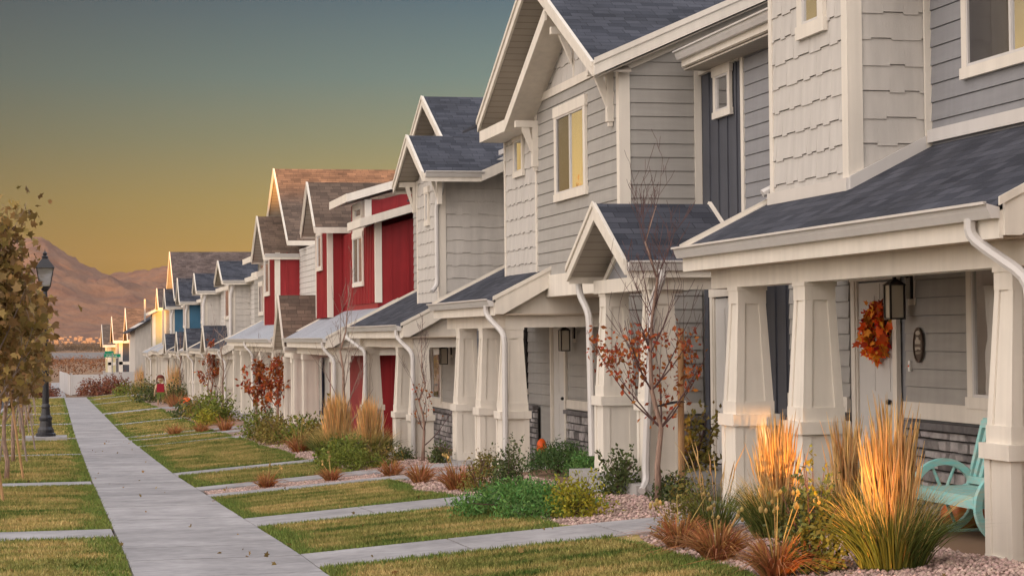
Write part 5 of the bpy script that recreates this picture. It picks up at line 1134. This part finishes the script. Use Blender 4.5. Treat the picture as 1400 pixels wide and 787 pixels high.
# balloon-like orange lantern by the stone base
t = thing('paper_pumpkin', 'bright orange oval decoration standing by the stone base and dark juniper', 'decoration', (7.42, 31.2, -.42)); m_ = MB(); m_.lathe([(0, .02), (.04, .04), (.075, .10), (.08, .16), (.07, .23), (.035, .28), (0, .29)], n=18); m_.build('shell', 'orange', t, off=(0, 0, 0), smooth=True); MB().tube([(0, 0, -.2), (0, 0, .03)], .01, 6).build('stake', 'stem', t, off=(0, 0, 0))
# pumpkin-shaped sign on a post
t = thing('pumpkin_sign', 'round orange pumpkin sign on a white post among the rust-leaved trees', 'garden sign', (6.6, 64, float(g(6.6, 64)))); MB().box(-.04, .04, -.02, .02, 0, .75).build('post', 'white', t, off=(0, 0, 0))
m_ = MB(); m_.prism([((.2+.012*math.cos(8*a))*1.1*math.cos(a), .92+(.18+.01*math.cos(8*a))*math.sin(a)) for a in [2*math.pi*k/32 for k in range(32)]], 'y', -.05, -.025); m_.build('face_board', 'pumpkin', t, off=(0, 0, 0)); MB().box(-.03, .03, -.05, -.03, 1.09, 1.17).build('stem', 'stem', t, off=(0, 0, 0))
# wreath on the white door
t = thing('wreath', 'autumn leaf wreath in orange, red and gold hung on the white front door', 'wreath', (7.94, 18.95, 1.50)); m_ = MB(); pts = [(0, .21*math.cos(a), .21*math.sin(a)) for a in [2*math.pi*k/24 for k in range(25)]]; m_.tube(pts, .03, 6, cap=False); m_.build('ring', 'twig', t, off=(0, 0, 0))
for nm, mm, n, sc_, rr in (('orange_leaves', 'orange', 150, .10, .06), ('gold_leaves', 'wgold', 120, .11, .06), ('red_leaves', 'wred', 80, .09, .06)):
    if mm == 'wgold': M[mm] = mat('wreath_gold', (.80, .34, .03), .6, .2, 9, island=.3)
    if mm == 'wred': M[mm] = mat('wreath_red', (.45, .035, .015), .6, .2, 9, island=.3)
    a = rng.uniform(0, 6.28, n); a = np.where(np.cos(a*1.0-0.3) > 1.1, a+1, a); r = .21+rng.normal(0, .035, n); P = np.stack([-np.abs(rng.normal(.04, .03, n)), r*np.cos(a), r*np.sin(a)], 1); leaf_cloud(P, sc_*.9, mm, nm, t, up=0, shape='maple')
m_ = MB(); m_.box(.0, .01, -.015, .015, .22, .46); m_.build('ribbon', 'white', t, off=(0, 0, 0))
# oval plaque and bell push
t = thing('oval_plaque', 'bronze oval plaque with truck silhouette on the grey porch wall', 'plaque', (7.975, 18.06, 1.36)); m_ = MB(); E_ = [(.105*math.cos(a), .165*math.sin(a)) for a in [2*math.pi*k/36 for k in range(36)]]; m_.prism(E_, 'x', -.012, 0); m_.build('plate', 'bronze', t, off=(0, 0, 0))
m_ = MB()
for k in range(36): a, b = 2*math.pi*k/36, 2*math.pi*(k+1)/36; q = lambda s_, t_, xx: (xx, s_*.105*math.cos(t_), s_*.165*math.sin(t_)); m_.hexa([q(.9, a, -.022), q(1.02, a, -.022), q(1.02, b, -.022), q(.9, b, -.022)], [q(.9, a, -.012), q(1.02, a, -.012), q(1.02, b, -.012), q(.9, b, -.012)])
m_.build('rim', 'bronze', t, off=(0, 0, 0)); m_ = MB()
m_.prism([(.055, .01), (-.055, .01), (-.06, .045), (-.02, .05), (-.01, .075), (.03, .075), (.04, .05), (.06, .045)], 'x', -.02, -.0125); m_.prism([(.06, -.02), (-.055, -.02), (-.055, -.045), (-.02, -.04), (.0, -.03), (.02, -.045), (.06, -.05)], 'x', -.02, -.0125)
for k in range(7): m_.box(-.019, -.0125, -.05+k*.015, -.042+k*.015, -.085+(.004 if k % 2 else 0), -.068+(.006 if k % 3 == 0 else 0))
m_.prism([(.05*math.cos(a), .115+.022*math.sin(a)) for a in [2*math.pi*k/14 for k in range(14)]], 'x', -.019, -.0125); m_.build('relief', 'cream', t, off=(0, 0, 0))
t = thing('door_bell', 'small white bell push below left of the oval plaque', 'door bell', (7.98, 18.28, 1.16)); MB().box(-.02, 0, -.02, .02, -.05, .05).build('plate', 'white', t, off=(0, 0, 0)); MB().lathe([(0, -.01), (.008, -.006), (.008, .006), (0, .01)], (-.024, 0, 0), 8).build('button', 'orange', t, off=(0, 0, 0))
# painted wooden figure
t = thing('scarecrow_figure', 'painted wooden garden figure in dark red top and green trousers', 'garden figure', (5.1, 103, float(g(5.1, 103))))
t.scale = (.74, .74, .74)
m_ = MB()
for sx in (-1, 1):
    m_.tube([(sx*.16, 0, 0), (sx*.15, 0, .5), (sx*.13, 0, .75)], [.05, .055, .06], 7); m_.tube([(sx*.26, 0, 1.35), (sx*.36, -.03, 1.0), (sx*.42, -.05, .6)], [.05, .045, .05], 6)
m_.tube([(0, 0, 1.45), (0, 0, 1.6)], .07, 8); m_.lathe([(0, 1.55), (.14, 1.6), (.2, 1.72), (.17, 1.85), (0, 1.92)], n=14); m_.build('figure_body', 'skin', t, off=(0, 0, 0), smooth=True)
MB().hexa([(-.27, -.09, .85), (.27, -.09, .85), (.27, .09, .85), (-.27, .09, .85)], [(-.22, -.08, 1.42), (.22, -.08, 1.42), (.22, .08, 1.42), (-.22, .08, 1.42)]).build('top', 'redcloth', t, off=(0, 0, 0))
m_ = MB()
for sx in (-1, 1): m_.hexa([(sx*.16-.08, -.09, .35), (sx*.16+.08, -.09, .35), (sx*.16+.08, .09, .35), (sx*.16-.08, .09, .35)], [(sx*.13-.13, -.085, .86), (sx*.13+.13, -.085, .86), (sx*.13+.13, .085, .86), (sx*.13-.13, .085, .86)])
m_.build('trousers', 'greencloth', t, off=(0, 0, 0)); m_ = MB(); m_.lathe([(.19, 1.78), (.235, 1.84), (.21, 1.93), (.12, 2.0), (0, 2.02)], n=14)
for sx in (-1, 1): m_.tube([(sx*.21, 0, 1.85), (sx*.25, 0, 1.65), (sx*.22, 0, 1.5)], [.05, .05, .03], 6)
m_.build('hair', 'hair', t, off=(0, 0, 0)); m_ = MB()
for p in ((-.07, -.2, 1.76), (.07, -.2, 1.76)): m_.lathe([(0, -.02), (.02, 0), (0, .02)], p, 6)
m_.box(-.06, .06, -.205, -.17, 1.66, 1.675); m_.build('face_paint', 'black', t, off=(0, 0, 0))
# hanging flower basket by the red house
t = thing('flower_pot', 'magenta flowers in a dark pot between the plain white columns', 'potted plant', (6.75, 50.3, -1.12)); m_ = MB(); m_.lathe([(.16, 0), (.2, .3), (.22, .42), (.2, .44), (0, .44)], n=14); m_.build('pot', 'black', t, off=(0, 0, 0)); leaf_cloud(dome(260, .24, .24, .5, .5, .4), .08, 'pink', 'flowers', t); leaf_cloud(dome(200, .2, .2, .35, .5, .85), .12, 'leafolive', 'foliage', t)
# white vinyl fence
t = thing('vinyl_fence', 'low white vinyl fence closing the end of the row', 'fence', (3.5, 158, float(g(3.5, 158))))
m_ = MB(); x = 1.25
while x < 8.5:
    z = float(g(x, 158)); m_.box(x, min(x+2.3, 8.5), 157.98, 158.02, z+.05, z+1.55); x += 2.4
m_.build('panel', 'fence', t); x = 1.2
while x < 8.6: z = float(g(x, 158)); m_ = MB(); m_.box(x-.06, x+.06, 157.94, 158.06, z, z+1.62); m_.box(x-.08, x+.08, 157.92, 158.08, z+1.62, z+1.66); m_.build('post', 'fence', t); x += 2.4
for y in np.arange(162, 190, 4.0): z = float(g(1, y)); MB().box(1.0-(y-158)*.02-.06, 1.0-(y-158)*.02+.06, y-.06, y+.06, z, z+1.62).build('post', 'fence', t)
m_ = MB()
for y in np.arange(158, 190, 4.0): z = float(g(1, y)); z2 = float(g(1, y+4)); xx = 1.1-(y-158)*.02; m_.hexa([(xx-.02, y, z), (xx+.02, y, z), (xx-.06, y+4, z2), (xx-.1, y+4, z2)], [(xx-.02, y, z+1.55), (xx+.02, y, z+1.55), (xx-.06, y+4, z2+1.55), (xx-.1, y+4, z2+1.55)])
m_.build('side_panel', 'fence', t)
# street name sign
z = float(g(4.2, 163)); t = thing('street_name_sign', 'green street name blades on a thin grey pole at the corner', 'street sign', (4.2, 156.5, float(g(4.2, 156.5))))
MB().tube([(0, 0, 0), (0, 0, 2.95)], .045, 8).build('pole', 'galv', t, off=(0, 0, 0))
def tx(txt, x, y, z, size, par, rz=0):
    cu = bpy.data.curves.new('lettering', 'FONT'); cu.body = txt; cu.size = size; cu.align_x = 'CENTER'; cu.align_y = 'CENTER'; cu.extrude = .002; o = bpy.data.objects.new('lettering', cu); C.objects.link(o); o.parent = par; o.location = (x, y, z); o.rotation_euler = (R_(90), 0, rz); cu.materials.append(M['white']); return o
b1 = MB(); b1.box(-.62, .62, -.02, .02, 2.62, 2.86); b1.build('name_blade', 'green', t, off=(0, 0, 0))
b2 = MB(); b2.box(-.55, .1, .05, .08, 2.87, 3.08); b2.build('name_blade', 'green', t, off=(0, 0, 0))
for k in range(9): 
    pass
m_ = MB()
for k, wd in enumerate((.05, .03, .06, .04, .05, .03, .05, .04)): m_.box(-.42+k*.1, -.42+k*.1+wd, -.026, -.02, 2.69, 2.69+(.10 if k in (0, 5) else .07))
m_.build('lettering', 'white', t, off=(0, 0, 0))
# fallen leaves on lawns and walks
n = 190; y = 12+rng.random(n)**1.6*50; x = rng.uniform(-1.6, 5.6, n); P = np.stack([x, y, g(x, y)+.045], 1)
o = leaf_cloud(P, .045, 'leafgold', 'fallen_leaves', None, up=0, shape='maple'); tag(o, 'scattered small brown leaves fallen on grass and concrete', 'leaves', kind='stuff')
# poplars added across the street for the window panes to reflect
for i, (x, y, h) in enumerate([(-19, 126, 14), (-22.5, 134, 15), (-25.5, 146, 15)]):
    t = street_tree(x, y, h, 3.1, ['nearest of the three', 'tallest of the three', 'farthest of the three'][i]+' golden poplars added for the window reflections', 3400, .42, 70+i); t['group'] = 'golden poplars across the street'
# ================================================================== far houses
def far_house(x0, x1, y0, y1, zb, ze, zr, wm, rm, label, lit=False):
    t = thing('detached_house', label, 'house', ((x0+x1)/2, (y0+y1)/2, zb), 'detached houses beyond the fence'); yc = (y0+y1)/2
    body(t, x0, x1, y0, y1, zb-3, ze, wm); MB().prism([(y0, ze), (y1, ze), (yc, zr-.15)], 'x', x0, x1).build('gable_wall', wm, t)
    p = (zr-ze)/(yc-y0); slab_roof(t, 'x', x0-.5, x1+.5, (y0-.5, ze-.5*p), (yc, zr), .1, rm); slab_roof(t, 'x', x0-.5, x1+.5, (y1+.5, ze-.5*p), (yc, zr), .1, rm)
    f = MB(); f.box(x0-.5, x1+.5, y0-.56, y0-.5, ze-.5*p-.25, ze-.5*p); f.box(x0-.03, x0+.35, y0-.05, y0, zb-2, ze); f.box(x0, x1, y0-.05, y0-.003, (zb+ze)/2-.15, (zb+ze)/2+.15); f.box(x0-.03, x0-.003, y1-.3, y1, zb-2, ze)
    f.prism([(y0-.5, ze-.5*p+.02), (yc, zr+.02), (yc, zr-.25), (y0-.5, ze-.5*p-.23)], 'x', x0-.56, x0-.5); f.prism([(y1+.5, ze-.5*p+.02), (yc, zr+.02), (yc, zr-.25), (y1+.5, ze-.5*p-.23)], 'x', x0-.56, x0-.5); f.build('fascia', 'trim', t)
    window(t, 'y', y0-.06, x0+2.2, x0+3.6, (zb+ze)/2+.5, ze-.3, cw=.12); window(t, 'x', x0-.02, yc-1, yc+1, (zb+ze)/2+.4, ze-.4, cw=.12)
    return t
t = thing('detached_house', 'white gabled house end with dark sloping roof beside the yellow-lit facade', 'house', (8, 164, -2.6), 'detached houses beyond the fence')
body(t, 5.95, 14, 158.5, 170, -6, 2.3, 'shake'); MB().prism([(5.95, 2.3), (14, 2.3), (10, 4.6)], 'y', 158.5, 170).build('gable_wall', 'shake', t)
slab_roof(t, 'y', 158, 170.5, (5.4, 1.95), (10, 4.7), .1, 'sh_navy'); slab_roof(t, 'y', 158, 170.5, (14.6, 1.95), (10, 4.7), .1, 'sh_navy'); window(t, 'y', 158.45, 7.0, 8.2, -1.0, .4, cw=.12); MB().box(6.75, 6.88, 161, 161.13, 2.4, 4.5).build('vent_pipe', 'galv', t)
far_house(6.5, 18, 176, 186, -3.0, 1.6, 4.1, 'trim', 'sh_brown', 'pale detached house with lit brown roof behind the white house end')
far_house(5.9, 12, 197, 207, -3.2, 1.5, 3.6, 'dark', 'sh_brown', 'dark slate detached house with brown roof and white trim beyond the fence')
far_house(5.5, 11, 222, 232, -3.4, 1.0, 3.0, 'yellow', 'sh_brown', 'farthest detached house, cream walls and brown roof, at the end')
# houses added behind and across, out of the picture, to block the low sun
def sun_blocker(x0, x1, y0, y1, ze, zr, label, ax='x'):
    t = thing('detached_house', label, 'house', ((x0+x1)/2, (y0+y1)/2, .5), 'unseen houses uphill placed to block the low sun'); body(t, x0, x1, y0, y1, -2, ze, 'blocker'); yc, xc = (y0+y1)/2, (x0+x1)/2
    MB().prism([(y0, ze), (y1, ze), (yc, zr)], 'x', x0+.1, x1-.1).build('gable_wall', 'blocker', t); p = (zr-ze)/(yc-y0)
    slab_roof(t, 'x', x0-.3, x1+.3, (y0-.4, ze-.4*p), (yc, zr+.06), .1, 'sh_brown'); slab_roof(t, 'x', x0-.3, x1+.3, (y1+.4, ze-.4*p), (yc, zr+.06), .1, 'sh_brown')
    for k in np.arange(x0+1.5, x1-1.5, 3): window(t, 'y', y0-.03, k, k+1.2, 3.6, 5.0, cw=.1)
    return t
sun_blocker(-16.5, -7.35, -36, -28, 6.6, 8.6, 'unseen tan house added to block the sun, west of the beam gap'); sun_blocker(-4.75, 6, -36, -28, 6.6, 8.6, 'unseen tan house added to block the sun, east of the beam gap')
b_ = thing('beam_gap_block', 'unseen block over the gap that trims the low sunbeam', 'passage', (-6, -32, .6)); MB().box(-7.35, -4.75, -35.5, -28.5, 1.85, 7.9).build('wall', 'blocker', b_); MB().box(-7.4, -4.7, -35.4, -28.6, 7.901, 8.1).build('roof', 'sh_brown', b_)  # block added over the gap so only a low sunbeam gets through
sun_blocker(-34.5, -16.9, -36, -28, 6.6, 8.6, 'wide tan house added uphill to keep low sun off the row')
sun_blocker(-43.0, -39.5, -36, -28, 7.0, 8.6, 'slim tall tan house added to shade the white house end')
sun_blocker(-75, -43.4, -36, -28, 4.6, 6.0, 'low tan house added farthest west to set the shadow height')
sun_blocker(-39.0, -34.9, -36, -28, 4.6, 6.0, 'small low tan house added where sun passes to the yellow facade')
sun_blocker(7, 18, -24, 11.9, 4.4, 6.6, 'long townhouse continuing the row uphill behind the viewpoint')
# ================================================================== lake, plain, mountains
M['water'] = mat('lake_water', (.20, .20, .22), .25, .1, .01, spec=.6); M['mount'] = mat('mountain_rock', (.07, .048, .045), .95, .35, .006, 1.0, .012, col2=(.15, .10, .07))
M['mount'].node_tree.nodes['Bump'].inputs['Distance'].default_value = 40; M['mount'].node_tree.nodes['Bump'].inputs['Strength'].default_value = .6; M['town'] = mat('far_town_walls', (.20, .16, .14), .8, .2, .1)
mb = MB(); mb.add([(-6000, 2280, -20.5), (6000, 2280, -20.5), (6000, 3320, -20.5), (-6000, 3320, -20.5)], [(0, 1, 2, 3)]); mb.build('lake', 'water', kind='structure')
def mountains():
    nx, ny = 520, 120; xs = np.linspace(-5200, 5200, nx); ys = np.linspace(6000, 15000, ny); X, Y = np.meshgrid(xs, ys)
    def noise(X, Y, s, seed, octv=6):
        r = np.random.default_rng(seed); o = np.zeros_like(X); a = 1; f = 1./s
        for k in range(octv):
            th = r.uniform(0, 6.28, 5); ph = r.uniform(0, 6.28, 5); q = sum(np.sin(f*6.28*(X*np.cos(t_)+Y*np.sin(t_))+p_+1.7*np.sin(f*4*(Y*np.cos(t_)-X*np.sin(t_)))) for t_, p_ in zip(th, ph))/5
            o += a*(1-2*np.abs(q)); a *= .5; f *= 2.03
        return o
    prof = np.interp(xs, [-5200, -2600, -1900, -1100, -700, -300, -110, -40, 20, 98, 190, 255, 300, 420, 590, 1000, 2000, 3500, 5200], [430, 470, 500, 520, 500, 470, 520, 505, 455, 400, 345, 312, 312, 335, 360, 420, 520, 440, 300])
    t_ = np.clip((Y-7000)/4200, 0, 1); fall = np.clip((15000-Y)/3500, 0, 1); sh_ = (t_**1.6)*np.minimum(1, fall)
    Z = prof[None]*sh_+noise(X, Y, 900, 3)*40*np.clip(t_*1.6, 0, 1)*(.35+.65*(1-sh_))+noise(X, Y, 420, 8, 5)*26*np.clip(t_*2, 0, 1)
    Z += 90*np.exp(-((Y-8700)/650)**2)*np.clip(noise(X, Y, 1500, 5, 3)*.5+.6, 0, 1.4); Z -= 14
    V = np.stack([X, Y, Z], 2).reshape(-1, 3); F = np.array([(j*nx+i, j*nx+i+1, (j+1)*nx+i+1, (j+1)*nx+i) for j in range(ny-1) for i in range(nx-1)])
    o = mesh_np('mountains', V, F, 'mount', 'structure'); o.data.polygons.foreach_set('use_smooth', [True]*len(o.data.polygons))
mountains()
mb = MB(); r_ = random.Random(4)
for i in range(330):
    y = r_.uniform(6000, 8200); x = r_.gauss(170, 260); s = r_.uniform(3, 6); z = -14+max(0, (y-6500))*.02; mb.box(x-s, x+s, y-3, y+3, z-4, z+r_.uniform(3, 8))
tag(mb.build('far_town', 'town', kind='stuff'), 'pale scattered buildings of a town at the foot of the mountain', 'town')
def treeline(name, y0, y1, x0, x1, n, s, m, label):
    P = np.stack([rng.uniform(x0, x1, n), rng.uniform(y0, y1, n)], 1); Z = np.interp(P[:, 1], [200, 400, 1000, 2200, 3300, 8000], [-3.1, -4.5, -9, -20, -20, -12]); base = Z
    k = 24; V = []; 
    P3_ = np.repeat(np.column_stack([P, base]), k, 0)+np.abs(rng.normal(0, 1, (n*k, 3)))*np.array([s*.5, s*.5, s*.42])*np.where(rng.random((n*k, 3)) > .5, 1, [-1, -1, 1]); o = leaf_cloud(P3_, s*.17, m, name, None, up=.6); o['kind'] = 'stuff'; tag(o, label, 'trees')
M['fartree'] = mat('bare_russet_wood', (.055, .034, .028), .9, .3, .02, island=.4); M['farevergreen'] = mat('far_dark_wood', (.03, .035, .035), .9, .3, .02, island=.3)
treeline('far_woods', 3340, 4300, -700, 1500, 4200, 13, 'farevergreen', 'dark band of woods on the far shore of the lake')
treeline('russet_woods', 260, 900, -120, 190, 2600, 2.3, 'fartree', 'russet bare woods between the fence and the lake')

# ================================================================== the air
def haze():
    mb = MB(); mb.box(-9500, 9500, -70, 15500, -60, 600); m = bpy.data.materials.new('haze_air'); m.use_nodes = True; n = m.node_tree.nodes; n.clear()
    o = n.new('ShaderNodeOutputMaterial'); v = n.new('ShaderNodeVolumePrincipled'); m.node_tree.links.new(v.outputs[0], o.inputs['Volume'])
    v.inputs['Color'].default_value = (.72, .52, .47, 1); v.inputs['Density'].default_value = HAZE; v.inputs['Anisotropy'].default_value = .1
    M['haze'] = m; tag(mb.build('haze', 'haze', kind='stuff'), 'thin evening haze that fades the lake and mountain', 'haze')
HAZE = .000013
haze()
